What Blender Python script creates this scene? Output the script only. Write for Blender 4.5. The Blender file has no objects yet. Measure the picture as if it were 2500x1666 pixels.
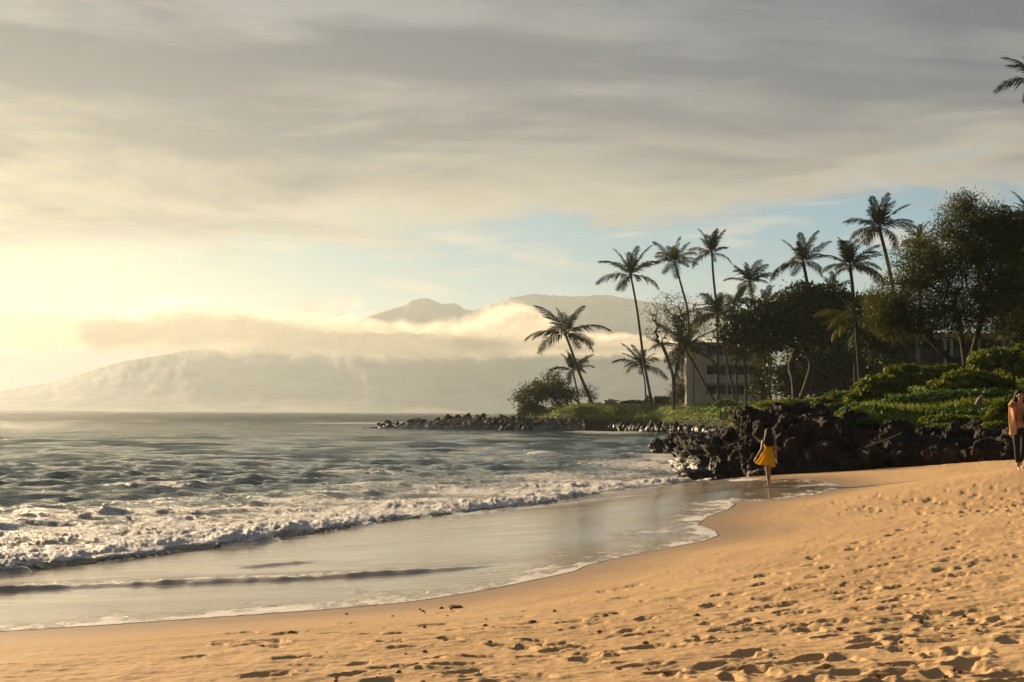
import bpy, bmesh, math, random
import numpy as np
from mathutils import Vector, Matrix, Euler

SC = bpy.context.scene
COL = SC.collection
rad = math.radians

# ------------------------------------------------------------------ camera
F, CX, CY, W0 = 3200.0, 1250.0, 833.0, 2500.0
CAM_Z = 2.8
camd = bpy.data.cameras.new('camera')
camd.sensor_width = 36.0
camd.lens = F / W0 * 36.0
camd.clip_start = 0.1
camd.clip_end = 60000.0
cam = bpy.data.objects.new('camera', camd)
COL.objects.link(cam)
PITCH, ROLL = 3.14, 0.36
CAM_M = Matrix.Rotation(rad(90 + PITCH), 4, 'X') @ Matrix.Rotation(rad(ROLL), 4, 'Z')
CAM_M.translation = (0, 0, CAM_Z)
cam.matrix_world = CAM_M
SC.camera = cam
CR = np.array(CAM_M.to_3x3())

# ------------------------------------------------------------------ sun, exposure
EXPO = 1.5
SUN_AZ, SUN_EL = -42.0, 12.0            # degrees, azimuth counted from the view axis
sun_dir = Vector((math.sin(rad(SUN_AZ)) * math.cos(rad(SUN_EL)), math.cos(rad(SUN_AZ)) * math.cos(rad(SUN_EL)), math.sin(rad(SUN_EL))))
sund = bpy.data.lights.new('sun', 'SUN')
sund.energy = 5.0
sund.angle = rad(0.6)
sund.color = (1.0, 0.75, 0.46)
sun = bpy.data.objects.new('sun', sund)
sun.rotation_euler = sun_dir.to_track_quat('Z', 'Y').to_euler()
sun.location = sun_dir * 50
COL.objects.link(sun)
SC.view_settings.view_transform = 'Standard'
SC.view_settings.look = 'None'
SC.view_settings.exposure = EXPO
SC.view_settings.gamma = 1.0
SC.view_settings.use_curve_mapping = False
SC.render.engine = 'CYCLES'
SC.cycles.use_denoising = True
SC.cycles.volume_bounces = 1
SC.cycles.max_bounces = 8
SC.cycles.transparent_max_bounces = 12
SC.cycles.caustics_reflective = False
SC.cycles.caustics_refractive = False
SC.cycles.sample_clamp_indirect = 4.0


# ------------------------------------------------------------------ node helper
class NT:
    """Small wrapper that writes node maths as expressions."""
    def __init__(self, tree):
        self.t = tree
        tree.nodes.clear()

    def n(self, kind, **kw):
        nd = self.t.nodes.new(kind)
        for k, v in kw.items():
            setattr(nd, k, v)
        return nd

    def put(self, sock, v):
        if v is None:
            return
        if isinstance(v, bpy.types.NodeSocket):
            self.t.links.new(v, sock)
        elif isinstance(v, (tuple, list)):
            if len(sock.default_value) == 4 and len(v) == 3:
                v = (*v, 1.0)
            sock.default_value = v
        else:
            sock.default_value = v

    def m(self, op, a, b=None, c=None, clamp=False):
        nd = self.n('ShaderNodeMath', operation=op, use_clamp=clamp)
        for i, v in enumerate((a, b, c)):
            self.put(nd.inputs[i], v)
        return nd.outputs[0]

    def vm(self, op, a, b=None):
        nd = self.n('ShaderNodeVectorMath', operation=op)
        self.put(nd.inputs[0], a)
        self.put(nd.inputs[1], b)
        return nd.outputs['Value'] if op in ('DOT_PRODUCT', 'LENGTH') else nd.outputs[0]

    def xyz(self, x, y, z):
        nd = self.n('ShaderNodeCombineXYZ')
        for i, v in enumerate((x, y, z)):
            self.put(nd.inputs[i], v)
        return nd.outputs[0]

    def sep(self, v):
        nd = self.n('ShaderNodeSeparateXYZ')
        self.put(nd.inputs[0], v)
        return nd.outputs

    def noise(self, vec, scale, detail=4.0, rough=0.55, dist=0.0, dims='3D'):
        nd = self.n('ShaderNodeTexNoise', noise_dimensions=dims)
        self.put(nd.inputs['Vector'], vec)
        nd.inputs['Scale'].default_value = scale
        nd.inputs['Detail'].default_value = detail
        nd.inputs['Roughness'].default_value = rough
        nd.inputs['Distortion'].default_value = dist
        return nd.outputs['Fac']

    def ss(self, v, lo, hi, to0=0.0, to1=1.0):
        nd = self.n('ShaderNodeMapRange', interpolation_type='SMOOTHSTEP')
        for i, a in enumerate((v, lo, hi, to0, to1)):
            self.put(nd.inputs[i], a)
        return nd.outputs[0]

    def mix(self, f, a, b, mode='MIX'):
        nd = self.n('ShaderNodeMix', data_type='RGBA', blend_type=mode)
        self.put(nd.inputs['Factor'], f)
        self.put(nd.inputs[6], a)
        self.put(nd.inputs[7], b)
        return nd.outputs[2]

    def attr(self, name):
        return self.n('ShaderNodeAttribute', attribute_name=name).outputs['Fac']


# ------------------------------------------------------------------ sky
world = bpy.data.worlds.new('World')
SC.world = world
world.use_nodes = True
w = NT(world.node_tree)
d = w.n('ShaderNodeTexCoord').outputs['Generated']
dx, dy, dz = w.sep(d)
el = w.m('MULTIPLY', w.m('ARCSINE', dz), 57.2958)
az = w.m('MULTIPLY', w.m('ARCTAN2', dx, dy), 57.2958)
ang = w.m('MULTIPLY', w.m('ARCCOSINE', w.vm('DOT_PRODUCT', d, tuple(sun_dir))), 57.2958)
zz = w.m('ADD', w.m('MAXIMUM', dz, 0.0), 0.13)
P = w.xyz(w.m('MULTIPLY', w.m('DIVIDE', dx, zz), 0.62), w.m('DIVIDE', dy, zz), 0.0)      # a cloud layer seen in perspective
azel = w.xyz(w.m('MULTIPLY', az, 0.16), el, 0.0)
g1 = w.m('EXPONENT', w.m('MULTIPLY', ang, -1 / 12.0))
g2 = w.m('MULTIPLY', w.m('EXPONENT', w.m('MULTIPLY', ang, -1 / 13.0)), 1.6)
lowg = w.ss(el, 17.0, 5.0, 0.12, 1.0)
behind = w.ss(ang, 62.0, 110.0)
# clear sky between the cloud deck and the horizon
clear = w.mix(w.ss(el, 2.0, 11.0), (0.10, 0.40, 0.56), (0.04, 0.34, 0.58))
nish = w.n('ShaderNodeTexSky', sky_type='NISHITA')
nish.sun_disc = False
nish.sun_elevation = rad(SUN_EL)
nish.sun_rotation = rad(SUN_AZ)
nish.air_density = 1.2
nish.dust_density = 2.5
clear = w.mix(0.15, clear, w.mix(1.0, nish.outputs[0], (0.10, 0.10, 0.10), 'MULTIPLY'))
clear = w.mix(w.m('MULTIPLY', g2, 1.75, clamp=True), clear, (0.88, 0.69, 0.24))
# thin wisps in the clear band
wn = w.noise(w.xyz(w.m('MULTIPLY', az, 0.22), w.m('MULTIPLY_ADD', az, -0.055, w.m('MULTIPLY', el, 1.15)), 3.0), 0.85, 6.0, 0.6, 0.6)
wisp = w.ss(wn, 0.48, 0.68)
wcol = w.mix(w.m('MULTIPLY', g2, 1.6, clamp=True), (0.56, 0.54, 0.50), (0.92, 0.76, 0.34))
sky = w.mix(w.m('MULTIPLY', wisp, 0.8), clear, wcol)
# the deck: streaks and soft folds
s1 = w.noise(P, 0.95, 6.0, 0.56, 0.5)
s2 = w.noise(w.vm('ADD', P, (7.3, 2.1, 4.0)), 0.42, 4.0, 0.5, 0.35)
s3 = w.noise(w.xyz(w.m('MULTIPLY', az, 0.11), w.m('MULTIPLY_ADD', az, 0.05, w.m('MULTIPLY', el, 0.62)), 9.0), 0.62, 7.0, 0.6, 0.7)
tone = w.m('ADD', w.m('ADD', w.m('MULTIPLY', s1, 0.52), w.m('MULTIPLY', s2, 0.32)), w.m('MULTIPLY', s3, 0.46))
s1b = w.noise(w.vm('ADD', P, (0.10, -0.12, 0.0)), 0.95, 6.0, 0.56, 0.5)
s4 = w.noise(w.vm('ADD', P, (1.3, 8.1, 2.0)), 2.6, 6.0, 0.6, 0.8)
tone = w.m('ADD', w.m('ADD', w.ss(tone, 0.57, 0.74), w.m('MULTIPLY', w.m('SUBTRACT', s4, 0.5), 1.1)), w.m('MULTIPLY', w.m('SUBTRACT', s1, s1b), 4.5), clamp=True)
dark = w.mix(w.ss(el, 6.0, 18.0), (0.175, 0.18, 0.205), (0.095, 0.120, 0.175))
lite = w.mix(w.ss(el, 7.0, 19.0), (0.36, 0.33, 0.285), (0.265, 0.285, 0.315))
deck = w.mix(tone, dark, lite)
deck = w.mix(w.ss(w.m('ADD', az, w.m('MULTIPLY', el, 1.0)), 4.0, 40.0, 0.0, 0.42), deck, (0.06, 0.105, 0.165))
glowdeck = w.mix(tone, (0.36, 0.285, 0.17), (0.88, 0.70, 0.32))
deck = w.mix(w.m('MULTIPLY', w.m('MULTIPLY', g1, lowg), 3.0, clamp=True), deck, glowdeck)
edge = w.m('MULTIPLY_ADD', az, 0.085, 8.0)
en = w.noise(w.xyz(w.m('MULTIPLY', az, 0.13), w.m('MULTIPLY', el, 0.75), 1.5), 0.9, 6.0, 0.58, 0.5)
eh = w.m('ADD', w.m('SUBTRACT', el, edge), w.m('MULTIPLY', w.m('SUBTRACT', en, 0.5), 6.5))
mask = w.ss(eh, -0.7, 0.8)
rim = w.m('MULTIPLY', w.ss(eh, -0.6, 0.3), w.ss(eh, 2.4, 0.5))
deck = w.mix(w.m('MULTIPLY', rim, 0.45), deck, w.mix(w.m('MULTIPLY', g2, 1.5, clamp=True), (0.62, 0.56, 0.45), (0.88, 0.72, 0.45)))
sky = w.mix(mask, sky, deck)
# pale bank of heaped cloud low over the sea
cu = w.noise(w.xyz(w.m('MULTIPLY', az, 0.5), el, 6.0), 0.75, 7.0, 0.6, 0.2)
ch = w.m('SUBTRACT', w.m('ADD', el, w.m('MULTIPLY', w.m('SUBTRACT', cu, 0.5), -4.2)), w.ss(az, -22.0, 4.0, 5.1, 4.0))
cmask = w.m('MULTIPLY', w.ss(ch, 0.35, -0.25), w.ss(az, 6.0, -4.0))
cub = w.noise(w.xyz(w.m('MULTIPLY_ADD', az, 0.5, -0.22), w.m('ADD', el, 0.30), 6.0), 0.75, 7.0, 0.6, 0.2)
lit = w.ss(w.m('ADD', w.m('MULTIPLY', w.m('SUBTRACT', cub, cu), 3.5), w.m('MULTIPLY', w.m('SUBTRACT', ch, -0.5), 0.5)), -0.4, 0.8)
ccol = w.mix(lit, w.mix(w.m('MULTIPLY', g2, 1.7, clamp=True), (0.42, 0.38, 0.34), (0.55, 0.46, 0.30)),
             w.mix(w.m('MULTIPLY', g2, 1.7, clamp=True), (0.78, 0.73, 0.62), (0.92, 0.78, 0.44)))
sky = w.mix(cmask, sky, ccol)
# the sky away from the sunset is dimmer
sky = w.mix(behind, sky, w.mix(0.85, sky, (0.07, 0.09, 0.12)))
bg = w.n('ShaderNodeBackground')
w.put(bg.inputs[0], sky)
SKY_K = 1.0 / 2 ** EXPO
bg.inputs[1].default_value = SKY_K
out = w.n('ShaderNodeOutputWorld')
w.t.links.new(bg.outputs[0], out.inputs[0])


# ------------------------------------------------------------------ placing things
def ray(px, py):
    v = CR @ np.array([(px - CX) / F, -(py - CY) / F, -1.0])
    return v / v[1]


def inland(px, d_):
    """things on the far headland stand behind its shore line"""
    return d_ + float(np.interp(px, [1260, 1450, 1600, 1700, 1800, 1900, 2000], [40, 46, 46, 42, 25, 12, 0])) if 140 < d_ < 235 else d_


def at(px, py, dist):
    """world point seen at a pixel of the photograph, dist metres away along the ground axis"""
    r = ray(px, py)
    return np.array([r[0] * dist, dist, CAM_Z + r[2] * dist])


def on_z(px, py, z):
    r = ray(px, py)
    t = (z - CAM_Z) / r[2]
    return np.array([r[0] * t, t, z])


# ------------------------------------------------------------------ noise for shapes
def _hash(ix, iy, iz, seed):
    h = (ix.astype(np.int64) * 374761393 + iy.astype(np.int64) * 668265263 + iz.astype(np.int64) * 2147483647 + seed * 1274126177) & 0xffffffff
    h = ((h ^ (h >> 13)) * 1274126177) & 0xffffffff
    h = ((h ^ (h >> 16)) * 2246822519) & 0xffffffff
    return (h ^ (h >> 15)) & 0xffffffff


def vnoise(x, y, z=None, seed=0):
    """smooth noise, about -1..1"""
    x = np.asarray(x, float); y = np.asarray(y, float)
    two = z is None
    z = np.zeros_like(x) if two else np.asarray(z, float)
    ix, iy, iz = np.floor(x), np.floor(y), np.floor(z)
    fx, fy, fz = x - ix, y - iy, z - iz
    ux, uy, uz = (f * f * f * (f * (f * 6 - 15) + 10) for f in (fx, fy, fz))
    res = 0
    for cz in ((0,) if two else (0, 1)):
        for cy in (0, 1):
            for cx in (0, 1):
                h = _hash(ix + cx, iy + cy, iz + cz, seed)
                a = (h & 0xffff) / 65535.0 * 2 * np.pi
                b = 0.0 if two else ((h >> 16) & 0xffff) / 65535.0 * 2 - 1
                rr = 1.0 if two else np.sqrt(np.maximum(1 - b * b, 0))
                g = np.cos(a) * rr * (fx - cx) + np.sin(a) * rr * (fy - cy) + (0 if two else b * (fz - cz))
                wgt = (ux if cx else 1 - ux) * (uy if cy else 1 - uy) * (1 if two else (uz if cz else 1 - uz))
                res = res + wgt * g
    return res * 1.5


def fbm(x, y, z=None, oct=4, seed=0, gain=0.5, lac=2.03, ridged=False):
    r, a, f = 0, 1.0, 1.0
    for o in range(oct):
        n = vnoise(x * f, y * f, None if z is None else z * f, seed + o * 17)
        r = r + a * ((1 - 2 * np.abs(n)) if ridged else n)
        a *= gain; f *= lac
    return r


def sstep(v, lo, hi):
    t = np.clip((v - lo) / (hi - lo), 0, 1)
    return t * t * (3 - 2 * t)


class TPS:
    def __init__(self, pts, reg=1e-3):
        p = np.array(pts, float); n = len(p)
        self.p = p[:, :2]
        d_ = np.linalg.norm(self.p[:, None] - self.p[None], axis=2)
        K = np.where(d_ > 0, d_ ** 2 * np.log(d_ + 1e-9), 0) + np.eye(n) * reg
        Pm = np.c_[np.ones(n), self.p]
        A = np.block([[K, Pm], [Pm.T, np.zeros((3, 3))]])
        self.c = np.linalg.solve(A, np.r_[p[:, 2], np.zeros(3)])

    def __call__(self, x, y):
        r = self.c[-3] + self.c[-2] * x + self.c[-1] * y
        for (a, b), c in zip(self.p, self.c[:-3]):
            q = (x - a) ** 2 + (y - b) ** 2
            r = r + c * 0.5 * q * np.log(q + 1e-9)
        return r


def seg_dist(x, y, pl):
    """distance to a polyline and the arc position of the foot point"""
    best = np.full(x.shape, 1e9); arc = np.zeros(x.shape); s0 = 0.0
    for (ax, ay), (bx, by) in zip(pl[:-1], pl[1:]):
        ex, ey = bx - ax, by - ay
        L2 = ex * ex + ey * ey
        t = np.clip(((x - ax) * ex + (y - ay) * ey) / L2, 0, 1)
        q = np.hypot(x - ax - t * ex, y - ay - t * ey)
        m_ = q < best
        best = np.where(m_, q, best); arc = np.where(m_, s0 + t * math.sqrt(L2), arc)
        s0 += math.sqrt(L2)
    return best, arc


def inside(x, y, poly):
    r = np.zeros(x.shape, bool)
    for (ax, ay), (bx, by) in zip(poly, poly[1:] + poly[:1]):
        if ay == by:
            continue
        c = ((ay > y) != (by > y)) & (x < (bx - ax) * (y - ay) / (by - ay) + ax)
        r ^= c
    return r


def smooth_line(pts, n=8):
    """Catmull-Rom through points of any dimension"""
    p = [np.array(q, float) for q in pts]
    p = [2 * p[0] - p[1]] + p + [2 * p[-1] - p[-2]]
    o = []
    for i in range(1, len(p) - 2):
        for k in range(n):
            t = k / n
            o.append(0.5 * (2 * p[i] + (p[i + 1] - p[i - 1]) * t + (2 * p[i - 1] - 5 * p[i] + 4 * p[i + 1] - p[i + 2]) * t * t
                            + (3 * p[i] - p[i - 1] - 3 * p[i + 1] + p[i + 2]) * t ** 3))
    o.append(p[-2])
    return o


# ------------------------------------------------------------------ meshes and tags
def make_mesh(name, V, Q, mat=None, smooth=True, attrs=None):
    V = np.asarray(V, np.float32).reshape(-1, 3)
    me = bpy.data.meshes.new(name)
    Q = np.asarray(Q, np.int32)
    k = Q.shape[1]
    me.vertices.add(len(V)); me.vertices.foreach_set('co', V.ravel())
    me.loops.add(Q.size); me.loops.foreach_set('vertex_index', Q.ravel())
    me.polygons.add(len(Q))
    me.polygons.foreach_set('loop_start', np.arange(0, Q.size, k, dtype=np.int32))
    if smooth:
        me.polygons.foreach_set('use_smooth', np.ones(len(Q), bool))
    me.update(calc_edges=True)
    for a, v in (attrs or {}).items():
        at_ = me.attributes.new(a, 'FLOAT', 'POINT')
        at_.data.foreach_set('value', np.asarray(v, np.float32).ravel())
    if mat:
        me.materials.append(mat)
    return me


def grid_quads(nr, nc):
    i = np.arange((nr - 1) * (nc - 1))
    r, c = i // (nc - 1), i % (nc - 1)
    a = r * nc + c
    return np.c_[a, a + 1, a + nc + 1, a + nc]


def link(name, me, parent=None, loc=None):
    o = bpy.data.objects.new(name, me)
    COL.objects.link(o)
    if parent:
        o.parent = parent
    if loc is not None:
        o.location = loc
    return o


def tag(o, label=None, cat=None, group=None, kind=None):
    if label: o['label'] = label
    if cat: o['category'] = cat
    if group: o['group'] = group
    if kind: o['kind'] = kind
    return o


def thing(name, loc, label, cat, group=None, rz=0.0):
    o = bpy.data.objects.new(name, None)
    COL.objects.link(o)
    o.empty_display_size = 0.2
    o.location = loc; o.rotation_euler = (0, 0, rz)
    return tag(o, label, cat, group)


def mat(name):
    m_ = bpy.data.materials.new(name)
    m_.use_nodes = True
    n = NT(m_.node_tree)
    o = n.n('ShaderNodeOutputMaterial')
    b = n.n('ShaderNodeBsdfPrincipled')
    n.t.links.new(b.outputs[0], o.inputs[0])
    return m_, n, b, o


def simple_mat(name, col, rough=0.7, spec=0.4, var=0.25, scale=3.0, bump=0.0, bscale=20.0):
    m_, n, b, o = mat(name)
    p = n.n('ShaderNodeTexCoord').outputs['Object']
    f = n.noise(p, scale, 5.0, 0.6)
    lo = tuple(c * (1 - var) for c in col); hi = tuple(min(1, c * (1 + var)) for c in col)
    n.put(b.inputs['Base Color'], n.mix(n.ss(f, 0.3, 0.7), lo, hi))
    b.inputs['Roughness'].default_value = rough
    b.inputs['Specular IOR Level'].default_value = spec
    if bump:
        bn = n.n('ShaderNodeBump')
        bn.inputs['Strength'].default_value = bump
        bn.inputs['Distance'].default_value = 0.05
        n.put(bn.inputs['Height'], n.noise(p, bscale, 5.0, 0.6))
        n.put(b.inputs['Normal'], bn.outputs[0])
    return m_


def leaf_mat(name, c1, c2, trans=0.35, scale=1.5, rough=0.55):
    """leaves: two tones by clump, some light passes through"""
    m_, n, b, o = mat(name)
    p = n.n('ShaderNodeNewGeometry').outputs['Position']
    f = n.noise(p, scale, 3.0, 0.6)
    col = n.mix(n.ss(f, 0.35, 0.65), c1, c2)
    n.put(b.inputs['Base Color'], col)
    b.inputs['Roughness'].default_value = rough
    b.inputs['Specular IOR Level'].default_value = 0.12
    t = n.n('ShaderNodeBsdfTranslucent')
    n.put(t.inputs[0], n.mix(1.0, col, (1.5, 1.35, 0.5), 'MULTIPLY'))
    ms = n.n('ShaderNodeMixShader')
    ms.inputs[0].default_value = trans
    n.t.links.new(b.outputs[0], ms.inputs[1]); n.t.links.new(t.outputs[0], ms.inputs[2])
    n.t.links.new(ms.outputs[0], o.inputs[0])
    return m_
# ------------------------------------------------------------------ shore lines (pixel of the photograph, height)
SW = [(-900, 1590, .36), (-400, 1567, .38), (0, 1543, .40), (266, 1527, .42), (531, 1508, .44), (800, 1490, .46), (1009, 1470, .49), (1200, 1440, .52), (1320, 1414, .54),
      (1405, 1398, .55), (1428, 1384, .55), (1500, 1364, .56), (1620, 1341, .58), (1720, 1322, .6), (1757, 1308, .6), (1748, 1295, .6),
      (1705, 1281, .6), (1730, 1262, .62), (1785, 1243, .65), (1798, 1233, .66), (1785, 1226, .68), (1880, 1219, .78), (2000, 1207, .84),
      (2067, 1195, .86), (2050, 1184, .86), (2019, 1177, .85), (1950, 1169, .82), (1880, 1168, .76), (1800, 1166, .6)]
swash = [tuple(on_z(*q)[:2]) for q in SW]
swash_poly = swash + [(30.0, 300.0), (-600.0, 300.0), (-600.0, 10.0), (-60.0, 2.0)]
BORE = [(-900, 1440, .08), (-400, 1412, .08), (0, 1386, .08), (319, 1353, .08), (638, 1312, .08), (956, 1264, .08), (1130, 1246, .08), (1328, 1222, .1), (1434, 1203, .1), (1594, 1183, .12), (1670, 1172, .15)]
bore = [tuple(q[:2]) for q in smooth_line([on_z(*q)[:2] for q in BORE], 4)]
bore_poly = bore + [(60.0, 60.0), (60.0, 400.0), (-600.0, 400.0), (-600.0, 10.0)]

pts = [(*on_z(px, py, z)[:2], z) for px, py, z in SW[::2]]
for (px, py, z) in BORE:
    a = on_z(px, py, z)
    pts.append((a[0], a[1], -0.03)); pts.append((a[0] - 5.0, a[1] + 7.0, -0.7))
pts += [(0, 0, 1.2), (0, -10, 1.6), (8, -6, 1.8), (-12, -2, .9), (3.1, 7.9, 1.25), (9, 14, 1.55), (-22, 2, .2), (18, 10, 1.8), (20, 25, 1.9), (14.5, 30, 1.75), (30, 40, 1.9), (40, 0, 2.0), (0, -40, 2.0)]
for px, py, z in [(2485, 1147, 1.6), (2500, 1187, 1.36), (2420, 1127, 1.41), (2200, 1141, 1.1), (2000, 1161, .87), (1876, 1190, .81),
                  (2100, 1300, .98), (1900, 1400, .93), (2300, 1400, 1.1), (1500, 1500, .82), (1000, 1580, .85), (300, 1640, .85)]:
    a = on_z(px, py, z); pts.append((a[0], a[1], z))
_sand = TPS(pts, 0.3)


def sand_z(x, y):
    z = _sand(x, y)
    far = sstep(np.hypot(x, y), 46, 62)
    return np.clip(z, -1.6, 2.1) * (1 - far) + far * np.where(x > 14, 0.6, -1.5)


# headland: coast outline and plateau heights
coast = [tuple(q[:2]) for q in smooth_line(
    [(120, 420), (20, 320), (-4, 262)] +
    [tuple(on_z(px, py, 0)[:2]) for px, py in ((1255, 1046), (1300, 1049), (1400, 1051), (1500, 1051), (1600, 1054), (1700, 1060), (1770, 1070))] +
    [(24, 120), (19.5, 95), (14.6, 78), (12.6, 62), (10.6, 52), (14.5, 48.0), (20.5, 45.5), (28, 42), (50, 32), (90, 24), (300, 20)], 5)]
coast_poly = coast + [(600.0, 20.0), (600.0, 420.0)]
hp = []
for px, py, dd in [(1700, 993, 188), (1800, 990, 176), (1560, 988, 190), (1450, 993, 200), (1350, 1003, 216), (1275, 1008, 222), (1900, 986, 150), (2000, 985, 120),
                   (2100, 968, 95), (2250, 945, 90), (2450, 925, 85), (1830, 1014, 52), (1900, 1006, 52), (2000, 1003, 52), (2100, 1012, 50), (2200, 1040, 48), (2350, 1062, 45),
                   (2500, 1072, 42), (2200, 985, 60), (2400, 975, 58), (2700, 950, 58), (1860, 1003, 75), (1960, 993, 80), (1850, 992, 110)]:
    a = at(px, py, inland(px, dd)); hp.append(a)
hp += [(60, 200, 4.6), (100, 250, 5.5), (120, 100, 7.5), (60, 60, 4.2), (20, 280, 3.6), (200, 200, 8.0), (100, 40, 3.0)]
_head = TPS(hp, 2.0)


def head_z(x, y):
    dist, arc = seg_dist(x, y, coast)
    ins = inside(x, y, coast_poly)
    sd = np.where(ins, dist, -dist)
    near = sstep(y, 70, 50)
    wid = 9.0 * (1 - near) + 2.5 * near
    sd = sd + fbm(x / 7, y / 7, oct=3, seed=5) * 2.2 * (1 - near)
    p = _head(x, y) + fbm(x / 6, y / 6, oct=3, seed=8) * 0.10
    base = -1.0 * (1 - near) + 0.3 * near
    t = np.clip(sd / wid, 0, 1) ** 0.7
    return base + (p - base) * t - np.clip(-sd, 0, 10) * 0.12


def ground(x, y):
    """height of whatever ground is on top at one point"""
    xa, ya = np.array([float(x)]), np.array([float(y)])
    a = float(head_z(xa, ya)[0]); b = float(sand_z(xa, ya)[0]) if math.hypot(x, y) < 46 else -1.5
    return max(a, b)


# ------------------------------------------------------------------ sand
def az_array(fine, n, outer):
    a = np.linspace(-fine, fine, n)
    l_ = np.array([q for q in outer if q < -fine]); r_ = np.array([q for q in outer if q > fine])
    return np.radians(np.r_[l_, a, r_])


sand_m, n, b, o = mat('beach_sand')
pos = n.n('ShaderNodeNewGeometry').outputs['Position']
wet = n.attr('wet')
big = n.noise(pos, 0.35, 4.0, 0.6)
grain = n.noise(pos, 160.0, 3.0, 0.7)
col = n.mix(n.ss(big, 0.3, 0.7), (0.48, 0.298, 0.140), (0.57, 0.368, 0.178))
col = n.mix(n.ss(grain, 0.3, 0.75, 0.0, 0.35), col, (0.62, 0.46, 0.29))
col = n.mix(n.ss(n.noise(pos, 60.0, 2.0, 0.6), 0.62, 0.74, 0.0, 0.45), col, (0.16, 0.09, 0.05))
col = n.mix(n.m('MULTIPLY', wet, 0.8), col, (0.245, 0.150, 0.078))
n.put(b.inputs['Base Color'], col)
n.put(b.inputs['Roughness'], n.m('MULTIPLY_ADD', wet, -0.38, 0.9))
n.put(b.inputs['Specular IOR Level'], n.m('MULTIPLY_ADD', wet, 0.3, 0.12))
bh = n.m('ADD', n.m('MULTIPLY', n.noise(pos, 9.0, 6.0, 0.65), 1.0), n.m('MULTIPLY', grain, 0.12))
bn = n.n('ShaderNodeBump')
n.put(bn.inputs['Strength'], n.m('MULTIPLY_ADD', wet, -0.5, 0.6))
bn.inputs['Distance'].default_value = 0.03
n.put(bn.inputs['Height'], bh)
n.put(b.inputs['Normal'], bn.outputs[0])

A = az_array(24.5, 900, [-180, -165, -150, -130, -110, -90, -75, -60, -50, -42, -36, -31, -28, -26, 26, 28, 31, 36, 42, 50, 60, 75, 90, 110, 130, 150, 165, 180])
Rr = np.r_[np.array([0.3, 1, 2, 3, 4, 5]), 1.75 * 1311 / np.linspace(1.75 * 1311 / 5.6, 1.75 * 1311 / 60.0, 470)]
RR, AA = np.meshgrid(Rr, A, indexing='ij')
X, Y = RR * np.sin(AA), RR * np.cos(AA)
Z = sand_z(X, Y)
sd_, _ = seg_dist(X, Y, swash)
ins_ = inside(X, Y, swash_poly)
sea_side = np.where(ins_, sd_, -sd_)            # positive towards the sea
land = -sea_side
dry = sstep(land, 1.2, 4.5)
# wind and foot worn unevenness, stronger away from the water
Z = Z + (fbm(X * 0.55, Y * 0.8, oct=3, seed=21) * 0.022 + fbm(X * 2.1, Y * 3.6, oct=3, seed=22, ridged=True) * 0.005) * dry
Z = Z + fbm(X * 5.5, Y * 9.0, oct=3, seed=23) * 0.006 * dry
# faint shore-parallel relief on the smooth sand
Z = Z + fbm(X * 0.25 + Y * 0.2, land * 1.6, oct=3, seed=29) * 0.007 * sstep(land, .3, 1.5)
# tracks: single prints laid down along walks, and scattered ones
rng = np.random.default_rng(4)
prints = []


def walk(p0, p1, step=0.9, n_side=0.12, deep=1.0):
    p0, p1 = np.array(p0, float), np.array(p1, float)
    L = np.linalg.norm(p1 - p0); u = (p1 - p0) / L; v = np.array([-u[1], u[0]])
    for k in range(int(L / step)):
        q = p0 + u * k * step + v * (n_side * (1 if k % 2 else -1) + math.sin(k * 0.21) * 0.25) + rng.normal(0, 0.05, 2)
        prints.append((q[0], q[1], math.atan2(u[1], u[0]) + rng.normal(0, 0.15), 0.26 + rng.random() * 0.07, deep * (0.75 + rng.random() * 0.6)))


def gp(px, py):
    z = 1.1
    for _ in range(5):
        q = on_z(px, py, z); z = float(sand_z(np.array([q[0]]), np.array([q[1]]))[0])
    return q[0], q[1]


for a_, b_, dp in [((650, 1560), (1750, 1500), 1), ((850, 1640), (2480, 1420), 1), ((1050, 1520), (1900, 1460), .8), ((1200, 1650), (2500, 1600), 1.1),
                   ((1560, 1640), (2490, 1540), 1.1), ((1700, 1560), (2500, 1480), 1), ((1500, 1540), (2400, 1240), .9), ((1900, 1665), (2300, 1500), 1.1),
                   ((2150, 1640), (2500, 1560), 1.2), ((700, 1600), (1500, 1560), .9), ((2100, 1600), (2500, 1650), 1.1), ((1800, 1520), (2500, 1370), .8),
                   ((2050, 1225), (2500, 1215), .9), ((2250, 1240), (2500, 1235), 1.1), ((2300, 1225), (2500, 1240), 1.), ((2280, 1250), (2500, 1262), 1.0),
                   ((1150, 1560), (1750, 1640), 1), ((900, 1545), (1500, 1530), .9), ((1900, 1440), (2500, 1300), .6), ((450, 1600), (900, 1540), .7),
                   ((2000, 1220), (2400, 1330), .5), ((2150, 1160), (2500, 1150), .9), ((1300, 1600), (2000, 1570), 1), ((560, 1560), (1250, 1520), .8), ((1550, 1575), (2480, 1450), .9)]:
    walk(gp(*a_), gp(*b_), deep=dp)
for _ in range(130):
    px = 2500 * (1 - rng.random() ** 1.25 * 0.8); py = 1420 + 260 * rng.random() ** 0.75
    q = gp(px, py)
    prints.append((q[0], q[1], rng.random() * 6.3, 0.22 + rng.random() * 0.16, 0.5 + rng.random() * 0.8))
for _ in range(520):
    q = gp(1250 + 1250 * rng.random() ** .6, 1225 + 330 * rng.random())
    prints.append((q[0], q[1], rng.normal(0, .5), 0.12 + rng.random() * 0.16, 0.22 + rng.random() * 0.35))
for _ in range(80):
    q = gp(2050 + 480 * rng.random(), 1205 + 55 * rng.random())
    prints.append((q[0], q[1], rng.random() * 6.3, 0.24, 0.6 + rng.random() * 0.5))
pr = np.array(prints)
Zd = np.zeros_like(Z)
ra_all = np.hypot(pr[:, 0], pr[:, 1]); az_all = np.arctan2(pr[:, 0], pr[:, 1])
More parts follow.
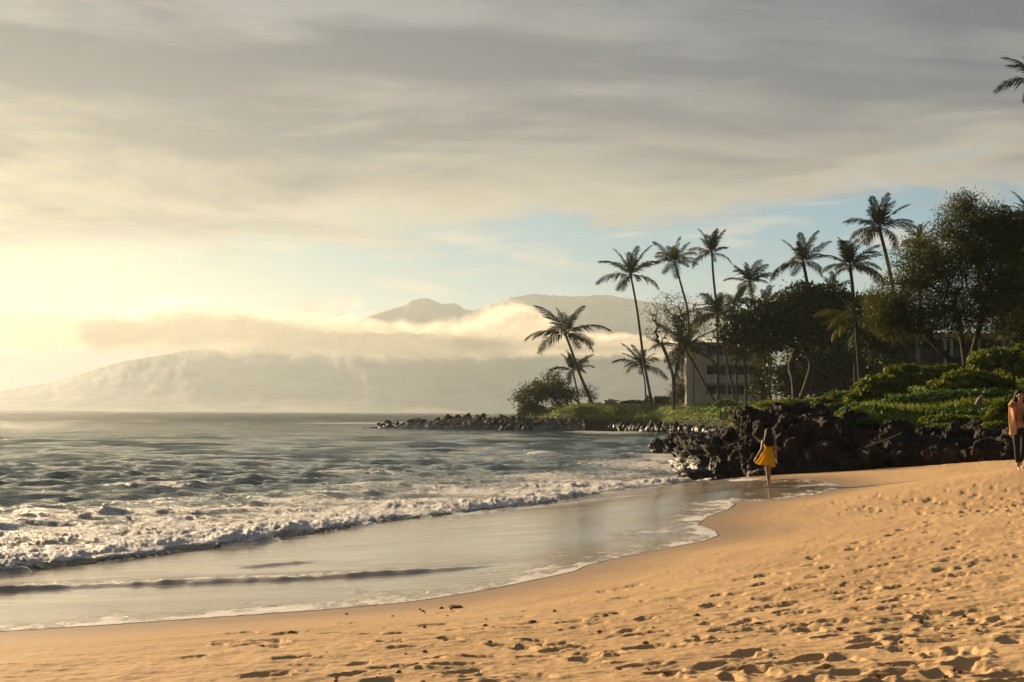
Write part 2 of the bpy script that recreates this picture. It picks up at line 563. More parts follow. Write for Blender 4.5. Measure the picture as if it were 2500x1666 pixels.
for i in range(len(pr)):
    x0, y0, th, ln, dp = pr[i]
    r0, a0 = ra_all[i], az_all[i]
    i0, i1 = np.searchsorted(-Rr if Rr[0] > Rr[-1] else Rr, [r0 - 0.6, r0 + 0.6])
    j0, j1 = np.searchsorted(A, [a0 - 0.6 / r0, a0 + 0.6 / r0])
    if i1 <= i0 or j1 <= j0:
        continue
    sl = (slice(i0, i1), slice(j0, j1))
    dx_, dy_ = X[sl] - x0, Y[sl] - y0
    u_ = (dx_ * math.cos(th) + dy_ * math.sin(th)) / ln
    v_ = (-dx_ * math.sin(th) + dy_ * math.cos(th)) / (ln * 0.52)
    wob = 1 + 0.28 * vnoise(X[sl] * 14, Y[sl] * 14, seed=33)
    q = np.sqrt(u_ ** 2 * 2.6 + v_ ** 2 * 3.0) * wob
    keep = 0.35 + 0.65 * dry[sl]
    pit = -0.040 * dp * (1 - sstep(q, 0.55, 0.98))
    rimh = 0.010 * dp * np.exp(-((q - 1.15) / 0.28) ** 2) * (0.7 + 0.6 * np.clip(u_, -1, 1))
    Zd[sl] += (pit + rimh) * keep
Z = Z + np.tanh(Zd / 0.04) * 0.036 * sstep(land, 0.3, 1.4)
wetv = sstep(land, 2.0 + 0, 0.1) * 0.9 + 0.1 * sstep(land, 5, 2)
wetv = np.where(sea_side > 0, 1.0, wetv)
sand = link('beach_sand', make_mesh('beach_sand', np.stack([X, Y, Z], -1), grid_quads(len(Rr), len(A)), sand_m, True, {'wet': wetv}))
tag(sand, 'golden sand beach marked with footprints', None, None, 'structure')

# ------------------------------------------------------------------ sea with surf and swash film
sea_m, n, b, o = mat('sea_water')
n.put(b.inputs['Specular IOR Level'], n.m('MULTIPLY_ADD', n.attr('thin'), 0.55, n.ss(n.attr('dist'), 40.0, 220.0, 0.42, 0.16)))
pos = n.n('ShaderNodeNewGeometry').outputs['Position']
foam, shal, thin, dist = n.attr('foam'), n.attr('shallow'), n.attr('thin'), n.attr('dist')
fp = n.vm('MULTIPLY', pos, (1.0, 0.8, 1.0))
vor = n.n('ShaderNodeTexVoronoi', feature='DISTANCE_TO_EDGE')
n.put(vor.inputs['Vector'], n.vm('ADD', fp, n.vm('MULTIPLY', n.n('ShaderNodeTexNoise').outputs['Color'], (0.4, 0.4, 0.4))))
vor.inputs['Scale'].default_value = 2.6
lace = n.ss(vor.outputs['Distance'], 0.20, 0.02)
fn = n.noise(pos, 3.2, 7.0, 0.68)
fine = n.noise(pos, 26.0, 4.0, 0.7)
dens = n.m('ADD', n.m('ADD', n.m('MULTIPLY', foam, 1.25), n.m('MULTIPLY', n.m('SUBTRACT', fn, 0.5), 1.7)), n.m('MULTIPLY', n.m('SUBTRACT', fine, 0.5), 0.7))
dens = n.m('ADD', dens, n.m('MULTIPLY', lace, n.m('MULTIPLY', foam, 0.35)))
has = n.ss(foam, 0.015, 0.12)
ff = n.m('MULTIPLY', n.ss(dens, 0.46, 0.86), has)
water = n.mix(shal, (0.006, 0.036, 0.032), (0.27, 0.205, 0.14))
col = n.mix(ff, water, (0.74, 0.70, 0.66))
n.put(b.inputs['Base Color'], col)
rg = n.m('ADD', n.m('MULTIPLY_ADD', ff, 0.5, n.m('MULTIPLY_ADD', n.m('MULTIPLY', thin, n.ss(n.noise(n.vm('MULTIPLY', n.vm('ADD', pos, (0, 0, 0)), (0.5, 1.6, 1.0)), 0.9, 5.0, 0.65, 0.4), 0.3, 0.7)), 0.13, 0.06)), n.m('MULTIPLY', n.ss(dist, 60.0, 500.0), 0.30))
n.put(b.inputs['Roughness'], rg)
b.inputs['IOR'].default_value = 1.333
wp = n.vm('MULTIPLY', pos, (0.8, 1.0, 1.0))
h = n.m('ADD', n.m('MULTIPLY', n.noise(wp, 0.55, 6.0, 0.62, 0.4), n.ss(dist, 50.0, 220.0, 0.0, 9.0)),
        n.m('MULTIPLY', n.noise(wp, 2.6, 5.0, 0.6, 0.6), n.m('MULTIPLY_ADD', thin, -1.38, 1.40)))
h = n.m('ADD', h, n.m('MULTIPLY', n.noise(wp, 11.0, 3.0, 0.6), n.m('MULTIPLY_ADD', thin, -0.17, 0.185)))
h = n.m('ADD', h, n.m('MULTIPLY', n.m('ADD', fine, fn), n.m('MULTIPLY', ff, 0.22)))
h = n.m('ADD', h, n.m('MULTIPLY', n.noise(n.vm('MULTIPLY', pos, (0.35, 1.0, 1.0)), 0.13, 5.0, 0.65), n.ss(dist, 90.0, 500.0, 0.0, 110.0)))
bn = n.n('ShaderNodeBump')
bn.inputs['Strength'].default_value = 1.0
bn.inputs['Distance'].default_value = 0.16
n.put(bn.inputs['Height'], h)
n.put(b.inputs['Normal'], bn.outputs[0])

A2 = az_array(24.5, 900, [-120, -100, -80, -65, -52, -44, -38, -33, -30, -28, -26, 26, 28, 31, 36, 44, 60])
yp = np.r_[np.arange(2.8 * 1311 / 11.5, 75, -0.78), np.arange(75, 7.5, -0.45)]
R2 = np.r_[2.8 * 1311 / yp, np.geomspace(520, 5600, 45)]
RR, AA = np.meshgrid(R2, A2, indexing='ij')
X, Y = RR * np.sin(AA), RR * np.cos(AA)
sz = sand_z(X, Y)
sd_, arc_s = seg_dist(X, Y, swash)
sea_side = np.where(inside(X, Y, swash_poly), sd_, -sd_)
bd, arc_b = seg_dist(X, Y, bore)
beyond = np.where(inside(X, Y, bore_poly), bd, -bd)       # metres seaward of the surf front
arc_b = X * 0.44 + Y * 0.90
front = beyond + 0.55 * fbm(arc_b / 2.2, arc_b * 0, oct=3, seed=40) + 0.12 * vnoise(X * 3, Y * 3, seed=41)
# waves
D0 = math.atan2(-0.92, 0.38)
wave = np.zeros_like(X)
spacing = RR ** 2 / (2.8 * 1311) * 0.55
rw = random.Random(11)
wx, wy = X + 1.3 * fbm(X / 14, Y / 14, oct=2, seed=44), Y + 1.3 * fbm(X / 14, Y / 14, oct=2, seed=45)
for lam, amp in [(17, .025), (11, .025), (7.5, .026), (5.6, .028), (4.4, .028), (3.1, .036), (2.3, .032), (1.7, .029), (1.25, .024), (.95, .019), (.7, .014), (.52, .010), (5.0, .022), (3.6, .028), (2.7, .028), (1.45, .021), (2.0, .028), (1.1, .016)]:
    th = D0 + rw.gauss(0, 0.26 if lam > 2.4 else 0.42)
    k = 2 * math.pi / lam
    ph = (wx * math.cos(th) + wy * math.sin(th)) * k + rw.random() * 6.28
    gmod = 0.55 + 0.9 * np.clip(0.5 + vnoise(X / (lam * 3.2) + lam, Y / (lam * 3.2), seed=int(lam * 10)), 0, 1)
    crest = 1 - 2 * np.abs(np.sin(ph / 2)) ** 1.15       # peaked crests
    att = sstep(lam / np.maximum(spacing, 1e-6), 1.3, 3.0) * (1 + 1.5 * sstep(RR, 70, 150) * (4 < lam < 14)) * (1 - .55 * (lam > 2.6) * sstep(RR, 110, 60)) * (1 - .35 * (1.1 < lam < 2.5) * sstep(RR, 40, 50))
    wave += 1.9 * amp * crest * gmod * att
calm = sstep(beyond, 0, 26) * (1 - 0.35 * sstep(RR, 200, 500))
wave = wave * (0.30 + 0.82 * calm) * sstep(beyond, 0, 6)
# a line of low swell steepening at 60..75 m, left side
z = 0.06 + wave - 0.06 * sstep(beyond, 0, 40)
def ridge(c, wf, wb, h_):
    return h_ * np.where(beyond > c, np.exp(-((beyond - c) / wb) ** 2), np.exp(-((beyond - c) / wf) ** 2))
z = z + ridge(7.5 + 1.4 * vnoise(arc_b / 8, arc_b * 0, seed=50), 0.9, 2.6, 0.12) * (0.35 + 0.65 * sstep(vnoise(arc_b / 9, arc_b * 0 + 3, seed=51), -.5, .4))
z = z + ridge(15 + 2.0 * vnoise(arc_b / 10, arc_b * 0, seed=52), 1.4, 4.0, 0.15) * (0.3 + 0.7 * sstep(vnoise(arc_b / 12, arc_b * 0 + 3, seed=53), -.4, .5))
z = z + ridge(27 + 3.0 * vnoise(arc_b / 16, arc_b * 0, seed=54), 2.4, 6.0, 0.20) * (0.25 + 0.75 * sstep(vnoise(arc_b / 20, arc_b * 0 + 3, seed=55), -.4, .5))
# the bore itself: steep lumpy front, slowly falling back
hb = 0.01 + 0.15 * sstep(vnoise(arc_b / 5.5, arc_b * 0 + 2, seed=64), -.75, .55) + 0.08 * vnoise(arc_b / 3.0, arc_b * 0 + 9, seed=56) + 0.03 * vnoise(arc_b / 0.9, arc_b * 0 + 9, seed=57)
prof = sstep(front, -0.1, 0.95) * np.exp(-np.clip(front - 0.5, 0, 99) / 1.5)
lump = 0.5 * (fbm(X * 1.6, Y * 1.6, oct=5, seed=58, gain=.6) + 0.5) + 0.13 * (fbm(X * 4.2, Y * 4.2, oct=3, seed=59, gain=.6, ridged=True) - .2)
f2_ = front - 2.3 - 1.3 * vnoise(arc_b / 4.0, arc_b * 0 + 6, seed=65)
z = z + 0.11 * sstep(vnoise(arc_b / 6.0, arc_b * 0 + 4, seed=66), -.3, .4) * sstep(f2_, 0, .8) * np.exp(-np.clip(f2_ - .5, 0, 99) / 1.2) * (.4 + .8 * lump)
z = z + hb * prof * (0.35 + 1.0 * lump) + 0.075 * lump * sstep(front, 0.0, 0.5) * np.exp(-np.clip(front, 0, 99) / 7.0)
foam_zone = sstep(front, 0.0, 0.15) * (np.exp(-np.clip(front - 1.0, 0, 99) / 1.6) * (0.30 + .45 * lump) + 0.60 * (1 - sstep(front, 5.0, 20.0)))
foam_zone = foam_zone * (0.72 + 0.5 * vnoise(X / 3.1, Y / 2.0, seed=60))
cx = (1 - sstep(np.abs(beyond - 16), 1.5, 3.5)) * sstep(vnoise(arc_b / 7, arc_b * 0 + 5, seed=61), 0.25, 0.5) * 0.5
foam_zone = np.maximum(foam_zone, cx)
# white caps: a few seen crests and the surf on the reef point
def patch(px, py, zz_, rx, ry, amt=1.0, up=0.0):
    global foam_zone, z
    q = on_z(px, py, zz_)
    e = np.exp(-(((X - q[0]) / rx) ** 2 + ((Y - q[1]) / ry) ** 2) ** 1.5)
    foam_zone = np.maximum(foam_zone, e * amt)
    z = z + up * e
patch(1335, 1111, 0, 1.6, 1.6, 1.2, 0.30)
patch(1480, 1058, 0, 8.0, 9.0, .6, 0.2)
patch(850, 1036, 0, 16.0, 14.0, .7, 0.3)
patch(960, 1034, 0, 20.0, 12.0, .8, 0.3)
patch(1050, 1033, 0, 16.0, 10.0, .7, 0.3)
patch(780, 1030, 0, 9.0, 10.0, .6, 0.3)
patch(1650, 1120, 0, 3.5, 8.0, .8)
patch(1560, 1135, 0, 4.5, 9.0, .65)
patch(1680, 1145, 0, 2.5, 5.0, .9)
patch(1620, 1108, 0, 3.0, 3.0, .9)
# thin sheet running up the sand
film = sz + 0.016
lines = 0.0 * X
def wash_line(pp, h_, wf, wb, fo, dens_=0.6):
    """a small ridge of returning water crossing the swash"""
    global lines, foam_zone
    L = [tuple(on_z(*q)[:2]) for q in pp]
    L = [tuple(q) for q in smooth_line(L, 4)]
    dq, aq = seg_dist(X, Y, L)
    tot = sum(math.dist(L[i], L[i + 1]) for i in range(len(L) - 1))
    ends = sstep(aq, 0.02, 0.22 * tot) * sstep(tot - aq, 0.02, 0.35 * tot)
    side = np.where(inside(X, Y, L + [(40.0, 300.0), (-600.0, 300.0), (-600.0, 8.0)]), dq, -dq)
    side = side + 0.10 * fbm(X * 1.2, Y * 1.2, oct=3, seed=71)
    pr_ = np.where(side > 0, np.exp(-(side / wb) ** 2), np.exp(-(side / wf) ** 2))
    lines = lines + h_ * pr_ * ends * np.clip(0.75 + 0.3 * fbm(X * 3, Y * 3, oct=2, seed=72) + 0.5 * fbm(X * .45, Y * .45, oct=2, seed=73), .1, 1.4)
    foam_zone = np.maximum(foam_zone, fo * ends * sstep(side, 0.03, 0.25) * np.exp(-np.clip(side, 0, 99) / dens_))
wash_line([(-500, 1440, .30), (0, 1420, .30), (300, 1413, .30), (700, 1409, .32), (1000, 1401, .34), (1240, 1387, .38), (1400, 1378, .42)], 0.075, 0.10, 0.8, 0.62, 1.1)
wash_line([(560, 1376, .25), (680, 1370, .25), (740, 1366, .25), (800, 1369, .25)], 0.035, 0.08, 0.2, 0.0)
wash_line([(1040, 1256, .12), (1200, 1246, .13), (1330, 1238, .15), (1500, 1228, .2), (1700, 1222, .3)], 0.06, 0.08, 0.5, 0.25, 0.5)
wash_line([(1500, 1217, .25), (1700, 1210, .35), (1850, 1200, .6)], 0.02, 0.08, 0.3, 0.0)
# foam rim of the swash
rimf = np.exp(-np.clip(sea_side, 0, 99) / 0.35) * 0.50 + 0.42 * np.clip(fbm(X / 1.3, Y / 2.2, oct=3, seed=67) + .15, 0, 1) * np.exp(-(sea_side / 3.2) ** 2)
rimf = rimf * sstep(sea_side, -0.02, 0.03) + np.exp(-((sea_side - 0.7) / 0.6) ** 2) * 0.22
cz_ = np.exp(-(((X - swash[14][0] + .9) / 1.6) ** 2 + ((Y - swash[14][1] - .3) / 1.0) ** 2)) * 0.30
foam_zone = np.maximum(foam_zone, np.clip(np.maximum(rimf, cz_), 0, 1) * (sea_side > -0.05) * (beyond < 0.3))
under = sea_side < 0
lip = 0.012 * sstep(sea_side, 0.0, 0.35) + 0.004
fsurf = sz + np.where(under, -0.05 - 0.1 * np.clip(-sea_side, 0, 4), lip) + lines
zf = np.where(beyond > 0.0, np.maximum(z, sz + 0.02), np.where(under, fsurf, np.maximum(fsurf, -0.5)))
zsm = sstep(front, -0.05, 0.12)
Zs = np.where(under & (beyond <= 0), fsurf, fsurf * (1 - zsm) + np.maximum(fsurf, z) * zsm)
Zs = np.where(RR > 46, np.maximum(z, -0.6), Zs)
on_rocks = sstep(X, 8, 10) * sstep(Y, 44, 47) * (Y < 70)
thinv = np.where(beyond > 0, 0.0, 1.0) * (RR < 60)
depthw = Zs - sz
shal_v = np.where(RR < 60, 1 - sstep(beyond, -0.5, 11), 0) * 1.0
shal_v = np.clip(shal_v + 0.35 * np.exp(-np.clip(front, 0, 9) / 1.5) * (front > 0), 0, 1)
me = make_mesh('sea', np.stack([X, Y, Zs], -1), grid_quads(len(R2), len(A2)), sea_m, True,
               {'foam': np.clip(foam_zone, 0, 1.2), 'shallow': shal_v, 'thin': thinv, 'dist': RR})
sea = tag(link('sea', me), 'grey green sea with white surf running up the beach', None, None, 'structure')

# ------------------------------------------------------------------ headland ground
head_m, n, b, o = mat('headland_ground')
pos = n.n('ShaderNodeNewGeometry').outputs['Position']
px_, py_, pz_ = n.sep(pos)
f1 = n.noise(pos, 0.6, 5.0, 0.65)
f2 = n.noise(pos, 4.0, 5.0, 0.65)
grass = n.mix(f2, (0.075, 0.10, 0.014), (0.15, 0.175, 0.024))
soil = n.mix(f2, (0.012, 0.009, 0.007), (0.05, 0.035, 0.024))
lvl = n.m('ADD', pz_, n.m('MULTIPLY', n.m('SUBTRACT', f1, 0.5), 2.0))
n.put(b.inputs['Base Color'], n.mix(n.ss(lvl, 1.3, 2.1), soil, grass))
b.inputs['Roughness'].default_value = 0.85
b.inputs['Specular IOR Level'].default_value = 0.15
bn = n.n('ShaderNodeBump'); bn.inputs['Strength'].default_value = 0.9; bn.inputs['Distance'].default_value = 0.3
n.put(bn.inputs['Height'], n.m('ADD', f2, f1)); n.put(b.inputs['Normal'], bn.outputs[0])
A3 = np.radians(np.r_[np.linspace(-7, 24, 330), np.linspace(25, 75, 40)])
R3 = np.r_[np.linspace(34, 70, 110), np.geomspace(70.5, 420, 190)]
RR, AA = np.meshgrid(R3, A3, indexing='ij')
X, Y = RR * np.sin(AA), RR * np.cos(AA)
H3 = head_z(X, Y)
H3 = H3 + fbm(X / 2.2, Y / 2.2, oct=3, seed=81) * 0.16 * sstep(H3, 3.4, 1.5) + fbm(X / 1.1, Y / 1.1, oct=2, seed=82) * .10 * sstep(Y, 80, 50)
# sink where the beach or the near rock face must be in front
face = [tuple(q) for q in smooth_line([(9.6, 62), (8.5, 52), (9.6, 46.0), (13.5, 44.6), (18, 43.5), (24, 40.5), (32, 37), (45, 30)], 4)]
fd, _ = seg_dist(X, Y, face)
sink = np.where(inside(X, Y, face + [(300.0, 20.0), (300.0, 400.0), (9.0, 400.0)]), fd, -fd)
H3 = np.where((Y < 64), H3 - 2.5 * sstep(sink, 1.6, -1.0), H3)
head = link('headland', make_mesh('headland', np.stack([X, Y, H3], -1), grid_quads(len(R3), len(A3)), head_m, True))
tag(head, 'grassy headland and lawn above the dark rocky shore', None, None, 'structure')

# ------------------------------------------------------------------ distant island
mt_m = simple_mat('mountain_slope', (0.46, 0.44, 0.40), 0.95, 0.05, 0.3, 0.004)  # pale tone puts part of the distance haze into the slope colour
prof = [(-1400, 1003), (-700, 1000), (-250, 985), (0, 955), (130, 934), (300, 882), (450, 856), (560, 846), (700, 838), (800, 822), (870, 782), (940, 757), (985, 744), (1005, 731), (1035, 725), (1060, 733), (1078, 741),
        (1110, 738), (1130, 752), (1155, 757), (1180, 748), (1240, 726), (1300, 716), (1400, 722), (1480, 718), (1530, 726), (1600, 738), (1700, 752), (1900, 775), (2200, 820), (2600, 880), (3200, 960), (3900, 1003)]
RC = 6300.0
pa = np.array([math.atan2(at(px, 833, 1)[0], 1) for px, _ in prof])
ph_ = np.array([(at(px, py, RC * math.cos(a))[2]) for (px, py), a in zip(prof, pa)])
A4 = np.linspace(pa[0], pa[-1], 620)
ch_ = np.maximum(np.interp(A4, pa, ph_), 3)
T4 = np.linspace(0, 1, 90)
TT, AA = np.meshgrid(T4, A4, indexing='ij')
R4 = 5000 + TT * 2300
peak = (RC - 5000) / 2300
up = np.where(TT < peak, (TT / peak) ** 1.5, 1 - ((TT - peak) / (1 - peak)) ** 1.3)
g_ = fbm(AA * 30 + 0.4 * vnoise(TT * 3, AA * 8, seed=90), TT * 1.3, oct=5, seed=91, ridged=True)
Zm = ch_[None, :] * (up + (g_ - 0.7) * 0.022 * np.sin(np.pi * np.clip(TT / peak, 0, 1)) * up ** 0.3)
Zm = Zm + fbm(AA * 260, TT * 9, oct=3, seed=92) * 5 * sstep(up, .2, 1) - 4 * (TT == 0) - 4 * (TT == 1)
Xm, Ym = R4 * np.sin(AA), R4 * np.cos(AA)
mtn = link('mountain', make_mesh('mountain', np.stack([Xm, Ym, Zm], -1), grid_quads(90, 620), mt_m, True))
tag(mtn, 'hazy distant island mountain beyond the sea', None, None, 'structure')

# cloud banks hanging before the mountain, built as thin lumpy sheets
cloud_m, n, b, o = mat('cloud_sheet')
pos = n.n('ShaderNodeNewGeometry').outputs['Position']
dens = n.m('ADD', n.attr('dense'), n.m('MULTIPLY', n.m('SUBTRACT', n.noise(n.vm('MULTIPLY', pos, (1.0, 1.0, 1.7)), 0.005, 8.0, 0.66), 0.5), 3.4))
al = n.m('MULTIPLY', n.ss(dens, 0.10, 1.9), 0.66)
dif = n.n('ShaderNodeBsdfDiffuse'); dif.inputs[0].default_value = (0.82, 0.78, 0.70, 1)
trl = n.n('ShaderNodeBsdfTranslucent'); trl.inputs[0].default_value = (0.80, 0.76, 0.68, 1)
mx = n.n('ShaderNodeMixShader'); mx.inputs[0].default_value = 0.65
n.t.links.new(dif.outputs[0], mx.inputs[1]); n.t.links.new(trl.outputs[0], mx.inputs[2])
tr = n.n('ShaderNodeBsdfTransparent')
m2 = n.n('ShaderNodeMixShader')
n.put(m2.inputs[0], al); n.t.links.new(tr.outputs[0], m2.inputs[1]); n.t.links.new(mx.outputs[0], m2.inputs[2])
n.t.links.new(m2.outputs[0], o.inputs[0])
n.t.nodes.remove(b)


def cloud_sheet(label, crest, base_px, R0, thick, seed, amp=34.0, fade=0.8):
    pa_ = np.array([math.atan2(at(px, 833, 1)[0], 1) for px, _ in crest])
    hc = np.array([at(px, py, R0 * math.cos(a))[2] for (px, py), a in zip(crest, pa_)])
    hb_ = np.array([at(px, base_px, R0 * math.cos(a))[2] for (px, py), a in zip(crest, pa_)])
    U = np.linspace(pa_[0], pa_[-1], 420); T = np.linspace(0, 1, 56)
    TT_, UU = np.meshgrid(T, U, indexing='ij')
    top = np.interp(UU, pa_, hc); bot = np.interp(UU, pa_, hb_)
    top = top + 13 * np.abs(fbm(UU * 40, UU * 0 + seed, oct=2, seed=seed + 4))
    phi = TT_ * math.pi * 0.5
    hgt = bot + (top - bot) * np.sin(phi) ** 0.8
    r = R0 - thick * np.cos(phi) * 0.5
    x_, y_ = r * np.sin(UU), r * np.cos(UU)
    nb = 1 - np.abs(fbm(x_ / 130, y_ / 130, hgt / 100, oct=5, seed=seed, gain=0.42))
    ends = sstep(UU, U[0], U[0] + 0.03) * sstep(-UU, -U[-1], -U[-1] + 0.03)
    hgt = hgt + (nb - 0.8) * amp * 2 * np.sin(phi) * ends
    r = r - (nb - 0.8) * amp * 1.1
    x_, y_ = r * np.sin(UU), r * np.cos(UU)
    dense = sstep((hgt - bot) / np.maximum(top - bot, 1), 0.0, fade) * (2.1 - 1.5 * sstep((hgt - bot) / np.maximum(top - bot, 1), .72, 1.02)) * ends * (1 - sstep(TT_, .74, .95))
    o_ = link('cloud_bank', make_mesh('cloud_bank', np.stack([x_, y_, hgt], -1), grid_quads(56, 420), cloud_m, True, {'dense': dense}))
    tag(o_, label, None, None, 'stuff')
    return o_


LEFT = [(-700, 760), (-300, 738), (0, 722), (150, 738), (270, 746), (340, 726), (400, 714), (470, 718), (540, 728), (640, 744), (760, 754), (860, 764), (940, 774), (1040, 786), (1150, 788), (1300, 800), (1500, 810), (1700, 817), (1900, 832)]
cloud_sheet('pale cloud bank heaped over the left shoulder of the distant mountain', LEFT, 892, 4600, 80, 100, 8, 0.5)
cloud_sheet('thinner veil of cloud in front of the heaped bank', [(px, py + 10 + 9 * math.sin(px / 90.0)) for px, py in LEFT], 884, 4450, 70, 140, 8, 0.55)
cloud_sheet('low rolling layer of cloud along the foot of the bank', [(px, py + 34 + 12 * math.sin(px / 70.0 + 2)) for px, py in LEFT[3:-3]], 890, 4330, 60, 180, 8, 0.6)
cloud_sheet('bright cloud wrapped around the flat right hand ridge of the mountain',
     [(1000, 790), (1060, 772), (1120, 770), (1170, 748), (1205, 728), (1240, 718), (1280, 730), (1310, 748), (1340, 778), (1400, 806), (1500, 815), (1620, 822), (1750, 830)], 882, 4400, 70, 160, 9, 0.6)
cloud_sheet('torn veil of cloud before the flat right hand ridge',
     [(1060, 796), (1130, 775), (1180, 762), (1220, 742), (1260, 734), (1290, 750), (1330, 782), (1400, 812), (1500, 822)], 880, 4300, 60, 190, 9, 0.6)

# ------------------------------------------------------------------ haze
HAZE = 1.0e-4
hz = bpy.data.materials.new('haze'); hz.use_nodes = True
n = NT(hz.node_tree)
o = n.n('ShaderNodeOutputMaterial')
v = n.n('ShaderNodeVolumePrincipled')
v.inputs['Color'].default_value = (0.59, 0.67, 0.71, 1)
v.inputs['Density'].default_value = HAZE
v.inputs['Anisotropy'].default_value = 0.38
n.t.links.new(v.outputs[0], o.inputs['Volume'])
bx0, bx1, by0, by1, bz0, bz1 = -6900, 6900, -400, 7600, -6, float(max(Zm.max(), 400)) + 60
Vb = [(x, y, z_) for z_ in (bz0, bz1) for y in (by0, by1) for x in (bx0, bx1)]
hb_ = bpy.data.meshes.new('haze')
hb_.from_pydata(Vb, [], [(0, 2, 3, 1), (4, 5, 7, 6), (0, 1, 5, 4), (2, 6, 7, 3), (0, 4, 6, 2), (1, 3, 7, 5)])
hb_.materials.append(hz)
haze = tag(link('haze', hb_), 'sunset haze over sea and island', None, None, 'stuff')
# ------------------------------------------------------------------ shape builders
def tube_quads(path, radii, sides=8, closed_tip=True):
    """verts and quads of a tapered tube along a path"""
    path = [np.array(p, float) for p in path]
    V, Q = [], []
    up = np.array([0.31, 0.2, 0.93])
    for i, p in enumerate(path):
        t = path[min(i + 1, len(path) - 1)] - path[max(i - 1, 0)]
        t = t / (np.linalg.norm(t) + 1e-9)
        a = np.cross(t, up); a /= np.linalg.norm(a) + 1e-9
        b_ = np.cross(t, a)
        for k in range(sides):
            th = 2 * math.pi * k / sides
            V.append(p + radii[i] * (a * math.cos(th) + b_ * math.sin(th)))
    for i in range(len(path) - 1):
        for k in range(sides):
            k2 = (k + 1) % sides
            Q.append((i * sides + k, i * sides + k2, (i + 1) * sides + k2, (i + 1) * sides + k))
    return V, Q


def leaf_cards(C, size, aspect, rng, normal_bias=None, flat=0.0, direction=None):
    """one bent four-cornered leaf per centre"""
    C = np.asarray(C, float); n_ = len(C)
    a = rng.normal(size=(n_, 3)) if direction is None else direction + rng.normal(size=(n_, 3)) * 0.35
    a /= np.linalg.norm(a, axis=1)[:, None]
    nn = rng.normal(size=(n_, 3))
    if normal_bias is not None:
        nn = nn * 0.7 + normal_bias
    if flat:
        nn[:, 2] += flat
    b_ = np.cross(nn, a); b_ /= np.linalg.norm(b_, axis=1)[:, None] + 1e-9
    s = np.asarray(size) * (0.65 + 0.7 * rng.random(n_))
    s = s[:, None]
    V = np.stack([C - a * s, C - b_ * s * aspect, C + a * s, C + b_ * s * aspect], 1).reshape(-1, 3)
    Q = np.arange(n_ * 4).reshape(-1, 4)
    return V, Q


def merge(parts):
    V, Q, o_ = [], [], 0
    for v, q in parts:
        v = np.asarray(v, float).reshape(-1, 3); q = np.asarray(q, int)
        V.append(v); Q.append(q + o_); o_ += len(v)
    return np.concatenate(V), np.concatenate(Q)


bark_m = simple_mat('palm_bark', (0.055, 0.043, 0.032), 0.9, 0.1, 0.35, 2.0, 0.5, 6.0)
bark2_m = simple_mat('grey_bark', (0.055, 0.042, 0.032), 0.9, 0.1, 0.4, 1.0, 0.6, 5.0)
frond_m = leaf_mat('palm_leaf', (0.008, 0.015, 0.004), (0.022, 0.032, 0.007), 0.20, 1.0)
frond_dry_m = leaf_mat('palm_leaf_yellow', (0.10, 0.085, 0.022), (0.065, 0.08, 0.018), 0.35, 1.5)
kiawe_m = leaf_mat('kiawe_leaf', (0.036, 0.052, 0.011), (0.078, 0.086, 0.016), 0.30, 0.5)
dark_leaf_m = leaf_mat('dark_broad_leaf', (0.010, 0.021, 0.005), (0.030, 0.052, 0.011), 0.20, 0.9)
shore_leaf_m = leaf_mat('shore_bush_leaf', (0.075, 0.105, 0.013), (0.155, 0.19, 0.024), 0.30, 1.6)
dk_shore_m = leaf_mat('low_cover_leaf', (0.03, 0.075, 0.014), (0.065, 0.125, 0.022), 0.25, 1.6)
olive_m = leaf_mat('olive_tree_leaf', (0.030, 0.038, 0.010), (0.065, 0.070, 0.015), 0.25, 0.9)
nut_m = simple_mat('coconut_shell', (0.07, 0.065, 0.02), 0.6, 0.3, 0.3, 8.0)


# ------------------------------------------------------------------ coconut palms
def frond_mesh(name, bend, m_, seed, L=1.0, n_leaf=38, droop=0.5):
    """frond along +X rising, gravity bends it down; unit length"""
    rg_ = np.random.default_rng(seed)
    n_ = 14
    ang0 = 0.0
    p = np.array([0.0, 0, 0]); pth = [p.copy()]; dirs = []
    for i in range(n_):
        a = ang0 - bend * (i / n_) ** 1.4
        d_ = np.array([math.cos(a), 0.03 * math.sin(seed + i * .4), math.sin(a)])
        p = p + d_ * L / n_; pth.append(p.copy()); dirs.append(d_)
    dirs.append(dirs[-1])
    pth = np.array(pth); dirs = np.array(dirs)
    V, Q = tube_quads(pth, [0.012 * (1 - 0.85 * i / n_) for i in range(n_ + 1)], 4)
    parts = [(V, Q)]
    LV = []
    for side in (-1, 1):
        for k in range(n_leaf):
            t = 0.10 + 0.90 * (k + rg_.random() * 0.7) / n_leaf
            f = min(t * n_, n_ - 1e-3); i = int(f)
            b0 = pth[i] + (pth[i + 1] - pth[i]) * (f - i)
            tg = dirs[i]
            ll = 0.245 * (math.sin(math.pi * min(t * 0.86 + 0.12, 1)) ** 0.6) * (0.8 + rg_.random() * 0.35)
            nrm = np.array([-tg[2], 0, tg[0]])
            out_ = np.array([0, side, 0]) * 0.86 + tg * (0.55 + 0.35 * t) + nrm * (0.18 - droop * rg_.random())
            out_ /= np.linalg.norm(out_)
            mid = b0 + out_ * ll * 0.55
            tip = b0 + out_ * ll + np.array([0, 0, -1]) * ll * (0.12 + droop * 0.55 * rg_.random())
            wv = tg * 0.014
            LV += [b0 - wv * .6, b0 + wv * .6, mid + wv, mid - wv, mid - wv, mid + wv, tip + wv * .2, tip - wv * .2]
    LV = np.array(LV)
    parts.append((LV, np.arange(len(LV)).reshape(-1, 4)))
    V, Q = merge(parts)
    return make_mesh(name, V, Q, m_, False)


